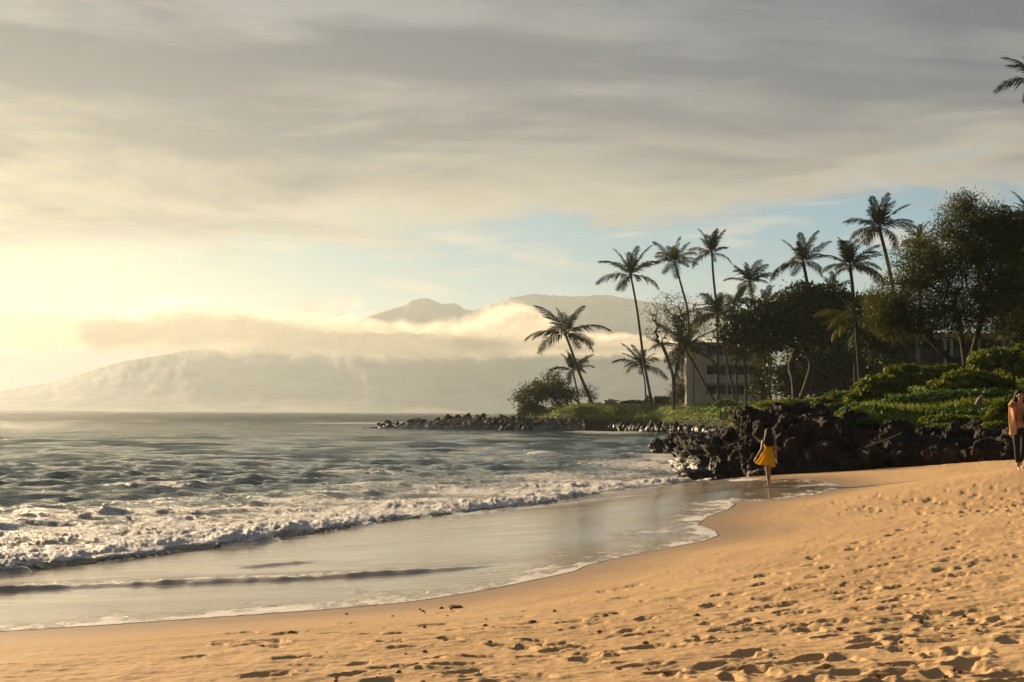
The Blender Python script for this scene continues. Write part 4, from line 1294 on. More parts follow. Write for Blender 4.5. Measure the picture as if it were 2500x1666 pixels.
o_ = rock_sheet([(19, 75, 2.2), (12.5, 64, 2.6), (9.9, 54.5, 2.65), (9.3, 48.5, 2.62), (10.6, 45.6, 2.55), (12.5, 45.0, 2.2), (14, 44.3, 2.05), (15.8, 43.5, 2.0), (18, 42.8, 1.95), (21, 42, 1.95), (24, 40.8, 1.95), (30, 38.5, 2.1), (40, 34, 2.1)], 2.6, 5.5, 500,
                label='', slope_z=.25)
tag(o_, 'dark jagged lava outcrop at the end of the beach behind the yellow dress', 'rock outcrop')
# ledges left of the main outcrop, standing in the surf
o_ = rock_sheet([(15, 78, 1.6), (11.5, 74, 1.5), (8.3, 66, 1.45), (7.6, 60, 1.4), (7.7, 55.5, 1.2), (9.2, 53, 1.3), (11.5, 52.5, 1.6)], 1.4, 3.0, 520, nu=330, nv=90, slope_z=.2)
tag(o_, 'lower wet lava ledge between the surf and the tall outcrop', 'rock outcrop')
o_ = rock_sheet([(17, 101, 1.5), (12.5, 97, 1.35), (10.2, 90.5, 1.3), (10.9, 87, 1.25), (13.0, 84.5, 1.3), (16, 80, 1.5)], 1.3, 4.0, 540, nu=300, nv=80, slope_z=.25)
tag(o_, 'far lava ledge washed by foam beyond the wet ledge', 'rock outcrop')


def crag(px, py, rx, ry, dist, seed, label, deep=0.8, me_=None):
    c = at(px, py, dist); s = dist / F
    place_rock(me_ or BIG[seed % 5], c, (rx * s * 1.12, max(rx, ry) * s * deep, ry * s * 1.15), (0, 0, seed * 1.7), 'lava_crag', label, None)


crag(1604, 1091, 15, 24, 88, 0, 'upright dark sea stack at the left end of the far ledge')
crag(1632, 1098, 14, 18, 87, 1, 'foam covered block just right of the sea stack')
crag(1665, 1098, 26, 22, 84, 2, 'rounded dark block between the sea stack and the wet ledge')
crag(1702, 1082, 26, 22, 76, 3, 'broad lava block on top of the wet ledge')
crag(1745, 1085, 16, 26, 62, 4, 'narrow upright lava block left of the dark gap')
crag(1720, 1125, 22, 26, 56, 0, 'steep wet lava block streaked with light above the surf')
crag(1748, 1142, 22, 24, 53, 1, 'wet dark block at the corner of the surf and the beach')
crag(1706, 1160, 34, 12, 52, 2, 'low flat rock at the edge of the swash left of the corner block')
crag(1780, 1058, 24, 18, 58, 3, 'squat lava block filling the top of the dark gap')
crag(1786, 1118, 28, 42, 57, 4, 'dark recessed lava wall in the gap behind the corner block')
crag(1822, 1050, 18, 30, 47.5, 1, 'knobbly lava pillar, upper part of the left corner of the tall outcrop', deep=.6)
crag(1824, 1115, 20, 42, 47.0, 2, 'knobbly lava pillar, lower left corner of the tall outcrop', deep=.6)
crag(1853, 1046, 17, 22, 45.6, 3, 'knobbly lava block in the upper face just above the yellow dress', deep=.6)
crag(1415, 1160, 24, 6, 60, 3, 'isolated dark rock awash in the surf', deep=.5)
crag(1640, 1088, 10, 7, 60, 0, 'small dark rock breaking the foam left of the wet ledge', deep=.5)
crag(2330, 1090, 52, 26, 43, 4, 'reddish brown lava boulder at the right with pitted top')
crag(2232, 1105, 40, 26, 43.5, 0, 'dark lava boulder left of the reddish pitted one')
crag(2430, 1095, 44, 24, 41.5, 1, 'long low lava boulder behind the adult in dark trousers')
crag(2500, 1100, 44, 26, 40.5, 2, 'lava boulder at the right edge of the frame')
crag(2150, 1120, 40, 24, 43.8, 3, 'big dark lava boulder at the sand, centre of the outcrop')

rg_ = np.random.default_rng(55)
G1 = 'lava boulders packed along the outcrop'
cnt = 0
for i in range(210):
    px = 1835 + 640 * rg_.random(); t = rg_.random()
    top_ = np.interp(px, [1810, 2000, 2200, 2470], [1012, 1012, 1052, 1075]); bot = np.interp(px, [1810, 2000, 2200, 2420, 2500], [1168, 1160, 1141, 1128, 1126])
    py = top_ + (bot - top_) * t
    dist = np.interp(px, [1810, 1900, 2100, 2420, 2500], [46.5, 45.3, 44.2, 41.3, 40.3]) + (1 - t) ** 1.5 * 3.2 - 0.3
    s = (0.16 + 0.34 * rg_.random() ** 1.7)
    place_rock(ROCKS[i % 9], at(px, py - 2, dist), (s * (1 + .6 * rg_.random()), s, s * (.55 + .4 * rg_.random())), tuple(rg_.random(3) * 6.3), 'lava_boulder',
               'rough dark lava boulder packed into the tall outcrop', G1)
# top rim silhouette rocks
for i in range(34):
    px = 1812 + 190 * i / 33 + rg_.normal() * 3
    s = 0.18 + .16 * rg_.random()
    place_rock(ROCKS[i % 9], at(px, 1016 + 6 * rg_.random(), 48.5 + rg_.random()), (s * 1.3, s, s * .8), tuple(rg_.random(3) * 6.3), 'lava_boulder',
               'lava knob on the upper rim of the outcrop against the grass', 'lava knobs along the upper rim of the outcrop')
# far shore cobbles below the bank
for i in range(150):
    t = rg_.random(); px = 1490 + 330 * t
    py = np.interp(px, [1490, 1600, 1700, 1830], [1046, 1046, 1050, 1062]) + rg_.normal() * 5
    dist = np.interp(px, [1490, 1700, 1830], [216, 192, 132])
    q = at(px, py, dist); z0 = ground(q[0], q[1]); s = (0.25 + .45 * rg_.random() ** 2) * dist / 180
    place_rock(SMALL[i % 5], (q[0], q[1], max(q[2], z0)), (s * 1.3, s, s * .8), tuple(rg_.random(3) * 6.3), 'lava_stone', 'broken lava stone at the foot of the grassy bank', 'lava stones at the foot of the grassy bank')
# reef running out from the point
for i in range(230):
    t = rg_.random() ** .8
    px = 1300 - 375 * t
    lo_ = np.interp(px, [920, 1000, 1100, 1200, 1300], [1046, 1050, 1052, 1052, 1050]); hi_ = np.interp(px, [920, 960, 1060, 1200, 1300], [1040, 1034, 1026, 1020, 1022])
    f = rg_.random(); py = lo_ + (hi_ - lo_) * f
    dist = np.interp(px, [920, 1300], [228, 212]) + 14 * f
    s = (0.36 + .40 * rg_.random() ** 2) * (1.15 if px > 1060 else .85)
    place_rock(SMALL[i % 5] if i % 3 else ROCKS[i % 9], at(px, py, dist), (s * 1.5, s, s * .75), tuple(rg_.random(3) * 6.3), 'reef_rock',
               'black rock in the low reef running out from the point', 'black reef rocks off the point')
# solid body of the reef
X_, Y_ = np.meshgrid(np.linspace(-26, 12, 160), np.linspace(208, 246, 70))
e = 1 - ((Y_ - 226 - X_ * -0.25) / 11) ** 2
hz_ = 1.7 * np.clip(e, -1, 1) * sstep(X_, -27, -2) * .9 + .5 * sstep(X_, -24, -16) * np.clip(e, 0, 1) - .6 + fbm(X_ / 2, Y_ / 2, oct=4, seed=600, ridged=True) * .45 * np.clip(e + .3, 0, 1)
tag(link('reef_shelf', make_mesh('reef_shelf', np.stack([X_, Y_, hz_], -1), grid_quads(70, 160), lava_m, False)), 'low black lava reef shelf off the grassy point', 'reef')

# sand clods, pebbles
clod_m = simple_mat('sand_clod', (0.26, 0.165, 0.09), 0.9, 0.1, 0.3, 12.0, .5, 30)
dark_m = simple_mat('dark_pebble', (0.03, 0.025, 0.02), 0.5, 0.4, 0.3, 12.0)
clod_me = [rock_mesh('sand_clod', 700 + i, 2, .5, 6, .2) for i in range(4)]
for m_ in clod_me:
    m_.materials.clear(); m_.materials.append(clod_m)
def on_sand(px, py):
    x_, y_ = gp(px, py); return np.array([x_, y_, float(sand_z(np.array([x_]), np.array([y_]))[0])])
for i, (px, py, w_, lab) in enumerate([(1112, 1482, 34, 'dark peaked lump of sand nearest to the water edge'), (712, 1543, 26, 'pointed sand lump at the left of the footprints'),
                         (1850, 1526, 30, 'curled sand lump right of the bottom centre'), (1300, 1520, 26, 'broken sand lump above the bottom centre footprints'),
                         (2158, 1652, 44, 'large sand lump at the bottom right edge'), (1700, 1505, 30, 'low wide sand lump right of centre')]):
    q = on_sand(px, py); s = w_ * q[1] / F * .5
    o_ = link('sand_lump', clod_me[i % 4]); o_.location = q + [0, 0, s * .15]; o_.scale = (s, s * .7, s * .42); o_.rotation_euler = (0, 0, i * 2.1)
    tag(o_, lab, 'sand lump')
q = on_sand(972, 1645); o_ = link('pebble', SMALL[2].copy()); o_.data.materials.clear(); o_.data.materials.append(dark_m); o_.location = q + [0, 0, .01]; o_.scale = (.024, .018, .013)
tag(o_, 'small dark pebble alone on the sand at the bottom', 'pebble')
rg_ = np.random.default_rng(77)
for i in range(150):
    px = 700 + 1800 * rg_.random() ** .7; py = 1480 + 190 * rg_.random()
    q = on_sand(px, py); s = .008 + .016 * rg_.random() ** 2
    o_ = link('sand_crumb', clod_me[i % 4]); o_.location = q + [0, 0, s * .3]; o_.scale = (s * 1.4, s, s * .7); o_.rotation_euler = (0, 0, i * 2.1)
    tag(o_, 'little crumb of sand kicked up beside the footprints', 'sand crumb', 'sand crumbs among the footprints')

# driftwood branches on the lava
wood_m = simple_mat('bleached_driftwood', (0.22, 0.18, 0.14), 0.8, 0.2, 0.3, 6.0)
for lab, pp, dd, r_ in [('long bleached branch lying across the dark lava', [(2112, 1092), (2150, 1078), (2190, 1062), (2203, 1055)], 43.2, .03),
                       ('short pale branch propped up on the lava', [(2148, 1052), (2156, 1040), (2163, 1030)], 44.5, .03),
                       ('pale broken stump leaning out of the deep green bush', [(2385, 990), (2392, 975), (2400, 966)], 45.5, .10),
                       ('thin twig at the left of the lava top', [(2040, 1035), (2046, 1046)], 45, .02)]:
    P_ = [at(px, py, dd) for px, py in pp]
    P2 = smooth_line(P_, 4)
    V, Q = tube_quads(P2, [r_ * (1 - .5 * i / len(P2)) for i in range(len(P2))], 6)
    tag(link('driftwood_branch', make_mesh('driftwood_branch', V, Q, wood_m)), lab, 'driftwood')
# ------------------------------------------------------------------ buildings
wall_m = simple_mat('painted_stucco', (0.60, 0.52, 0.40), 0.85, 0.15, 0.08, 0.5, 0.15, 12)
white_m = simple_mat('white_paint', (0.72, 0.68, 0.60), 0.7, 0.2, 0.05, 1.0)
recess_m = simple_mat('recess_shade', (0.035, 0.030, 0.026), 0.8, 0.1, 0.3, 0.6)  # shade of the recesses behind balconies and columns, painted as near-black wall colour
glass_m, n, b, o = mat('window_glass')
b.inputs['Base Color'].default_value = (0.012, 0.013, 0.014, 1); b.inputs['Roughness'].default_value = 0.12
frame_m = simple_mat('bronze_frame', (0.06, 0.05, 0.04), 0.5, 0.4, 0.1, 2.0)
curtain_m = simple_mat('curtain', (0.30, 0.26, 0.18), 0.9, 0.1, 0.15, 3.0)
roof_m = simple_mat('roof_edge', (0.20, 0.17, 0.13), 0.85, 0.1, 0.2, 1.0)


def boxmesh(name, lo, hi, m_, bev=0.0):
    bm_ = bmesh.new()
    bmesh.ops.create_cube(bm_, size=1.0)
    lo, hi = np.array(lo, float), np.array(hi, float)
    for v in bm_.verts:
        v.co = Vector((lo + hi) / 2 + np.array(v.co[:]) * (hi - lo))
    if bev:
        bmesh.ops.bevel(bm_, geom=bm_.edges[:], offset=bev, segments=1, affect='EDGES')
    me_ = bpy.data.meshes.new(name); bm_.to_mesh(me_); bm_.free(); me_.materials.append(m_)
    return me_


class Block:
    """a building drawn in photograph pixels at one distance; depth counted in metres away from the viewer"""
    def __init__(self, name, dist, px, py, label, cat):
        dist = inland(px, dist)
        self.d, self.o = dist, at(px, py, dist)
        self.root = thing(name, self.o, label, cat)

    def box(self, name, x0, y0, x1, y1, d0, d1, m_, parent=None, label=None, bev=0.0):
        a = at(x0, y0, self.d) - self.o; c = at(x1, y1, self.d) - self.o
        o_ = link(name, boxmesh(name, (a[0], d0, c[2]), (c[0], d1, a[2]), m_, bev), parent or self.root)
        if label: o_['label'] = label
        return o_


h = Block('hotel_building', 190, 1780, 990, 'pale beige hotel wing with stacked balconies seen between the left palms', 'hotel')
h.box('wall', 1676, 846, 1886, 1000, 3.0, 14.0, recess_m)
h.box('end_wall', 1676, 846, 1722, 1000, 0.3, 2.99, wall_m)
h.box('roof', 1668, 836, 1892, 845.6, -0.6, 15.0, roof_m)
for (y0, y1) in ((846, 866.5), (892, 914), (939, 962)):
    for (x0, x1) in ((1740, 1755), (1758, 1772), (1776, 1808), (1812, 1842), (1848, 1876)):
        fr = h.box('window', x0, y0 + 1.5, x1, y1 + 2, 2.80, 2.99, frame_m)
        h.box('pane', x0 + 1.4, y0 + 3, (x0 + x1) / 2 - .5, y1 + .8, 2.76, 2.795, glass_m, fr)
        h.box('pane', (x0 + x1) / 2 + .5, y0 + 3, x1 - 1.4, y1 + .8, 2.76, 2.795, curtain_m if x0 in (1776, 1758) else glass_m, fr)
for y0 in (867.5, 915, 963):
    h.box('balcony_parapet', 1724, y0, 1884, y0 + 22, 0.0, 0.18, wall_m)
    h.box('floor_slab', 1724, y0 + 22.1, 1884, y0 + 24.3, -.05, 2.98, wall_m)
    h.box('balcony_end', 1744, y0 - 1, 1748.5, y0 + 20, -1.4, -.06, white_m, label='sunlit white end of a balcony')
    h.box('ceiling_edge', 1722.5, y0 + 24.6, 1884, y0 + 26.2, 0.1, 0.5, white_m)
for x0 in (1722.5, 1773, 1843.5, 1881):
    h.box('pillar', x0, 846, x0 + 3.4, 1000, 0.22, 0.62, wall_m)
h.box('downpipe', 1693, 850, 1694.8, 1000, 0.15, 0.29, frame_m)

h = Block('hotel_building', 175, 2300, 960, 'hotel wing with dark glazed rooms and pale columns behind the right hand tree', 'hotel')
h.box('wall', 2040, 826, 2700, 1000, 3.0, 14.0, recess_m)
h.box('end_wall', 2080, 826, 2146, 1000, 0.3, 2.99, wall_m)
h.box('roof', 2040, 812, 2700, 825.6, -0.9, 15.0, roof_m)
for (y0, y1) in ((840, 867), (889, 915)):
    fr = h.box('window', 2110, y0, 2142, y1, 0.2, 0.295, frame_m)
    h.box('pane', 2112, y0 + 2, 2125.5, y1 - 2, 0.16, 0.195, glass_m, fr)
    h.box('pane', 2127, y0 + 2, 2140, y1 - 2, 0.16, 0.195, glass_m, fr)
for x0, wd in ((2146.5, 4), (2156, 5.5), (2238, 4), (2306, 6.5), (2321, 7), (2390, 5), (2450, 5.5), (2464, 6)):
    h.box('column', x0, 826, x0 + wd, 1000, 0.0, 0.5, wall_m)
for y0 in (888, 936):
    h.box('floor_slab', 2162, y0, 2700, y0 + 3, 0.1, 2.98, wall_m)
    for k in range(10):
        x0 = 2164 + k * 34
        fr = h.box('window', x0, y0 - 40, x0 + 30, y0 - 1, 2.80, 2.99, frame_m)
        h.box('pane', x0 + 1.5, y0 - 38, x0 + 14.5, y0 - 2.5, 2.76, 2.795, glass_m, fr)
        h.box('pane', x0 + 15.5, y0 - 38, x0 + 28.5, y0 - 2.5, 2.76, 2.795, glass_m, fr)
    for k in range(70):
        h.box('baluster', 2163 + k * 4.4, y0 - 17, 2163.7 + k * 4.4, y0 - .2, 0.14, 0.18, frame_m) if k < 54 else None
    h.box('handrail', 2162, y0 - 18.2, 2405, y0 - 17.1, 0.12, 0.20, frame_m)

# small things on the lawn
s_ = Block('kiosk', 203, 1490, 994, 'small pale box shaped kiosk with thin flat roof on the point', 'kiosk')
s_.box('wall', 1475, 979.5, 1506, 997, 0, 1.8, white_m, bev=.03)
s_.box('roof', 1474, 977.2, 1514, 979.3, -0.3, 2.1, roof_m)
s_.box('door', 1489.6, 982, 1490.4, 995, -0.03, -0.002, frame_m)
s_.box('cap', 1484, 974.6, 1499, 977.0, .4, 1.4, white_m)
s_ = Block('garden_wall', 186, 1625, 990, 'low stone coloured garden wall with pale end post on the lawn', 'wall')
s_.box('panel', 1599, 969, 1652, 996, 0.1, 0.5, simple_mat('old_concrete', (0.13, 0.11, 0.08), .9, .1, .3, 1.0))
s_.box('post', 1595.5, 966.5, 1598.8, 996, 0.0, 0.6, white_m)
s_.box('coping', 1599, 966.8, 1652, 968.8, 0.0, 0.6, roof_m)
s_ = Block('picnic_table', 165, 1778, 984, 'pale topped table under the palms in front of the hotel', 'table')
s_.box('tabletop', 1769, 975.3, 1786, 976.8, 0, 1.0, white_m)
for x0 in (1771, 1783):
    s_.box('leg', x0, 977, x0 + 1.2, 990, 0.1, 0.9, frame_m)
s_ = Block('bench', 204, 1460, 995, 'dark bench between the bare tree and the pale kiosk', 'bench')
s_.box('seat', 1452, 989.5, 1470, 990.8, 0, .5, frame_m)
s_.box('backrest', 1452, 984, 1470, 988.5, .5, .58, frame_m)
for x0 in (1453, 1468):
    s_.box('leg', x0, 991, x0 + 1, 998, 0.02, .45, frame_m)
P_ = smooth_line([at(px, py, 228) for px, py in ((1482, 1036), (1472, 1030), (1466, 1022), (1464, 1013))], 4)
V, Q = tube_quads(P_, [.32, .32, .3, .28, .26, .25, .24, .22, .2, .2, .18, .15, .10][:len(P_)], 7)
tag(link('tree_stump', make_mesh('tree_stump', V, Q, wood_m)), 'pale weathered stump sticking up on the bank of the point', 'stump')


# ------------------------------------------------------------------ people
def skin(name, nodes, edges, root, m_, parent, sub=2, label=None):
    """one continuous surface grown on a jointed skeleton; nodes: name -> (x, y, z, rx, ry)"""
    bm_ = bmesh.new(); lay = bm_.verts.layers.skin.verify(); vs = {}
    for k, q in nodes.items():
        v = bm_.verts.new(q[:3]); vs[k] = v
        v[lay].radius = (q[3], q[4] if len(q) > 4 else q[3]); v[lay].use_root = (k == root)
    for a, c in edges:
        bm_.edges.new((vs[a], vs[c]))
    me_ = bpy.data.meshes.new(name); bm_.to_mesh(me_); bm_.free(); me_.materials.append(m_)
    o_ = link(name, me_, parent)
    md = o_.modifiers.new('grow', 'SKIN'); md.use_smooth_shade = True
    sd = o_.modifiers.new('smooth', 'SUBSURF'); sd.levels = sub; sd.render_levels = sub
    if label: o_['label'] = label
    return o_


def loft(name, rings, m_, parent, sides=28, folds=0.0, nf=9, seed=0, thick=0.004, label=None, tilt=0.0):
    """cloth shape through ellipses (cx, cy, z, rx, ry)"""
    rings = [np.array(r) for r in smooth_line(rings, 3)]
    V = []
    n_ = len(rings)
    for i, (cx_, cy_, z_, rx, ry) in enumerate(rings):
        for k in range(sides):
            th = 2 * math.pi * k / sides
            f = 1 + folds * (i / (n_ - 1)) * math.sin(th * nf + seed + 0.5 * math.sin(i * .6)) + folds * .5 * (i / (n_ - 1)) * math.sin(th * 3 + seed)
            V.append((cx_ + rx * math.cos(th) * f, cy_ + ry * math.sin(th) * f, z_ - tilt * math.cos(th) * i / (n_ - 1) + folds * .12 * (i / (n_ - 1)) * math.sin(th * 4 + seed)))
    Q = [(i * sides + k, i * sides + (k + 1) % sides, (i + 1) * sides + (k + 1) % sides, (i + 1) * sides + k) for i in range(n_ - 1) for k in range(sides)]
    o_ = link(name, make_mesh(name, V, Q, m_), parent)
    md = o_.modifiers.new('thickness', 'SOLIDIFY'); md.thickness = thick
    if label: o_['label'] = label
    return o_


skin_m = simple_mat('skin', (0.36, 0.20, 0.125), 0.5, 0.35, 0.06, 6.0)
hair_m = simple_mat('dark_hair', (0.010, 0.006, 0.005), 0.6, 0.2, 0.3, 30.0, .4, 80)
black_m = simple_mat('black_cloth', (0.014, 0.013, 0.014), 0.8, 0.2, 0.2, 6.0)
peach_m = leaf_mat('peach_cloth', (0.62, 0.33, 0.17), (0.70, 0.42, 0.24), 0.25, 8.0, .7)
yellow_m = leaf_mat('yellow_cloth', (0.74, 0.52, 0.018), (0.80, 0.60, 0.03), 0.45, 10.0, .75)


def cloth(name, c):
    return simple_mat(name, c, .85, .15, .1, 6.0)


def hand(nodes, edges, key, wrist, dir_, side_, s=1.0, curl=0.35):
    """palm and five unequal, bent fingers; the thumb leaves the side of the palm"""
    w_, d_, sd = np.array(wrist), np.array(dir_, float), np.array(side_, float)
    d_ /= np.linalg.norm(d_); sd = sd - d_ * sd.dot(d_); sd /= np.linalg.norm(sd); nn = np.cross(d_, sd)
    pm = w_ + d_ * .045 * s
    nodes[key + 'palm'] = (*pm, .026 * s, .017 * s); edges.append((key + 'wrist', key + 'palm'))
    for i, (off, ln) in enumerate(((-.027, .066), (-.009, .076), (.009, .072), (.026, .056))):
        k0 = w_ + d_ * .085 * s + sd * off * s
        k1 = k0 + (d_ + nn * curl * .5) * ln * .5 * s; k2 = k1 + (d_ + nn * curl * 1.6) * ln * .5 * s
        for j, (q, r_) in enumerate(((k0, .0105), (k1, .009), (k2, .007))):
            nodes[f'{key}f{i}{j}'] = (*q, r_ * s)
            edges.append((key + 'palm' if j == 0 else f'{key}f{i}{j-1}', f'{key}f{i}{j}'))
    t0 = w_ + d_ * .03 * s - sd * .032 * s; t1 = t0 + (d_ * .8 - sd * .7) * .035 * s; t2 = t1 + (d_ * .9 - sd * .25 + nn * .4) * .028 * s
    for j, (q, r_) in enumerate(((t0, .012), (t1, .010), (t2, .008))):
        nodes[f'{key}t{j}'] = (*q, r_ * s); edges.append((key + 'palm' if j == 0 else f'{key}t{j-1}', f'{key}t{j}'))


def body(parent, J, m_=None, hands=True, build=1.0, sub=2):
    """J: joint positions; the body is one continuous skin"""
    g = lambda k: tuple(J[k])
    lerp = lambda a, c, t: tuple(np.array(J[a]) * (1 - t) + np.array(J[c]) * t)
    N_, E_ = {}, []
    def add(k, p, rx, ry=None, link_to=None):
        N_[k] = (*p, rx * build, (ry or rx) * build)
        if link_to: E_.append((link_to, k))
    add('pelvis', g('pelvis'), .135, .10)
    add('waist', lerp('pelvis', 'neck', .38), .105, .082, 'pelvis')
    add('chest', lerp('pelvis', 'neck', .72), .135, .095, 'waist')
    add('neck0', lerp('pelvis', 'neck', .97), .07, .06, 'chest')
    add('neck1', lerp('neck', 'head', .35), .046, .046, 'neck0')
    add('jaw', tuple(np.array(J['head']) + np.array(J.get('face', (0, 0, 0))) * .02 + [0, 0, -.055]), .058, .062, 'neck1')
    add('skull', tuple(np.array(J['head']) + [0, 0, .03]), .076, .084, 'jaw')
    add('crown', tuple(np.array(J['head']) + [0, 0, .085]), .052, .058, 'skull')
    for s in 'LR':
        add(s + 'sh', g(s + 'sh'), .052, .05, 'chest')
        add(s + 'ua', lerp(s + 'sh', s + 'el', .4), .043, .043, s + 'sh')
        add(s + 'el', g(s + 'el'), .033, .033, s + 'ua')
        add(s + 'fa', lerp(s + 'el', s + 'wr', .35), .034, .034, s + 'el')
        add(s + 'wrist', g(s + 'wr'), .022, .024, s + 'fa')
        if hands:
            d_ = np.array(J[s + 'wr']) - np.array(J[s + 'el']); hand(N_, E_, s, J[s + 'wr'], d_, J.get(s + 'side', (0, -1, 0)))
        else:
            d_ = np.array(J[s + 'wr']) - np.array(J[s + 'el']); d_ /= np.linalg.norm(d_)
            add(s + 'hd', tuple(np.array(J[s + 'wr']) + d_ * .09), .03, .018, s + 'wrist')
        add(s + 'hip', g(s + 'hip'), .088, .09, 'pelvis')
        add(s + 'th', lerp(s + 'hip', s + 'kn', .45), .074, .076, s + 'hip')
        add(s + 'kn', g(s + 'kn'), .050, .052, s + 'th')
        add(s + 'cf', lerp(s + 'kn', s + 'an', .3), .050, .054, s + 'kn')
        add(s + 'an', g(s + 'an'), .030, .034, s + 'cf')
        he = np.array(J[s + 'an']); f = np.array(J[s + 'foot'], float); f /= np.linalg.norm(f)
        add(s + 'ft', tuple(he + f * .07 + [0, 0, -.035]), .034, .024, s + 'an')
        add(s + 'toe', tuple(he + f * .155 + [0, 0, -.05]), .030, .014, s + 'ft')
    return skin('body', N_, E_, 'pelvis', m_ or skin_m, parent, sub)


def small_bit(name, loc, sc, m_, parent):
    bm_ = bmesh.new(); bmesh.ops.create_icosphere(bm_, subdivisions=2, radius=1.0)
    for v in bm_.verts: v.co = Vector((v.co.x * sc[0], v.co.y * sc[1], v.co.z * sc[2]))
    me_ = bpy.data.meshes.new(name); bm_.to_mesh(me_); bm_.free(); me_.materials.append(m_)
    return link(name, me_, parent, loc)


# the woman in the yellow dress, seen from behind
foot = at(1878, 1190, 35.8); foot[2] = float(sand_z(np.array([foot[0]]), np.array([foot[1]]))[0]) + .012
wm = thing('person', foot, 'person in a swinging yellow dress with long dark hair walking away at the water edge', 'person')
body(wm, dict(pelvis=(-.005, .05, .84), neck=(0, .04, 1.33), head=(0, .05, 1.46), face=(0, 1, 0), Lsh=(-.155, .03, 1.28), Rsh=(.155, .03, 1.28), Lel=(-.205, .0, 1.04), Rel=(.185, .02, 1.02),
              Lwr=(-.335, .02, .83), Rwr=(.205, .05, .79), Lside=(0, 1, 0), Rside=(0, 1, 0), Lhip=(-.075, .05, .80), Rhip=(.07, .05, .80), Lkn=(-.045, .03, .43), Rkn=(.035, .16, .43),
              Lan=(-.012, -.03, .085), Ran=(.03, .22, .085), Lfoot=(-.75, .55, 0), Rfoot=(.05, 1, 0)), build=.88)
loft('dress', [(0, .045, 1.225, .125, .098), (0, .045, 1.12, .122, .092), (-.002, .045, 1.0, .108, .084), (-.02, .045, .90, .155, .115), (-.055, .045, .76, .19, .14), (-.105, .045, .60, .25, .17)],
     yellow_m, wm, 48, .12, 6, 1.2, label=None, tilt=.05)
for sx in (-.075, .075):
    V, Q = tube_quads([(sx * 1.25, .125, 1.20), (sx * 1.15, .09, 1.30), (sx, .04, 1.335), (sx, -.035, 1.30), (sx, -.055, 1.22)], [.008] * 5, 5)
    link('strap', make_mesh('strap', V, Q, yellow_m), wm)
loft('hair', [(0, .045, 1.60, .012, .012), (0, .045, 1.585, .062, .066), (0, .04, 1.53, .094, .098), (0, .025, 1.44, .105, .098), (.0, .0, 1.34, .125, .082), (0, -.025, 1.24, .135, .062), (.005, -.03, 1.16, .115, .045), (.005, -.03, 1.115, .06, .02)],
     hair_m, wm, 30, .07, 11, .3, .01)

# the adult at the right edge, facing the camera
foot = at(2493, 1146, 29.2); foot[2] = ground(foot[0], foot[1])
pm_ = thing('person', foot, 'adult in black trousers and peach wrap reaching out an arm at the right edge', 'person')
body(pm_, dict(pelvis=(.0, 0, .97), neck=(.0, 0, 1.52), head=(.0, -.02, 1.66), face=(0, -1, 0), Lsh=(-.175, 0, 1.47), Rsh=(.175, 0, 1.47), Lel=(-.30, -.20, 1.47), Rel=(.24, -.02, 1.20),
               Lwr=(-.35, -.44, 1.55), Rwr=(.16, -.18, 1.05), Lside=(0, 0, 1), Rside=(0, 0, 1), Lhip=(-.09, 0, .93), Rhip=(.09, 0, .93), Lkn=(-.10, -.04, .52), Rkn=(.10, .10, .52),
               Lan=(-.06, .0, .085), Ran=(.09, .30, .12), Lfoot=(-.2, -1, 0), Rfoot=(.2, -1, 0)), build=1.0)
skin('trousers', {'w': (0, 0, 1.04, .135, .10), 'p': (0, 0, .95, .15, .115), 'lh': (-.09, 0, .90, .10, .105), 'lt': (-.10, -.02, .70, .088, .09), 'lk': (-.10, -.04, .52, .066, .068), 'lc': (-.09, -.02, .36, .064, .066), 'la': (-.068, 0, .17, .05, .052),
                  'rh': (.09, 0, .90, .10, .105), 'rt': (.10, .05, .70, .088, .09), 'rk': (.10, .10, .52, .066, .068), 'rc': (.098, .18, .36, .064, .066), 'ra': (.09, .27, .19, .05, .052)},
     [('w', 'p'), ('p', 'lh'), ('lh', 'lt'), ('lt', 'lk'), ('lk', 'lc'), ('lc', 'la'), ('p', 'rh'), ('rh', 'rt'), ('rt', 'rk'), ('rk', 'rc'), ('rc', 'ra')], 'p', black_m, pm_)
skin('shirt', {'n': (0, 0, 1.50, .075, .065), 'c': (0, 0, 1.38, .155, .115), 'w': (0, 0, 1.18, .135, .105), 'h': (0, 0, 1.02, .16, .125), 'l1': (-.175, 0, 1.465, .066, .064), 'l2': (-.25, -.11, 1.465, .058, .056), 'l3': (-.305, -.21, 1.47, .05, .05),
               'r1': (.175, 0, 1.465, .066, .064), 'r2': (.215, -.01, 1.33, .058, .056), 'r3': (.24, -.02, 1.20, .05, .05)},
     [('n', 'c'), ('c', 'w'), ('w', 'h'), ('c', 'l1'), ('l1', 'l2'), ('l2', 'l3'), ('c', 'r1'), ('r1', 'r2'), ('r2', 'r3')], 'c', cloth('tan_red_cloth', (.28, .15, .09)), pm_)
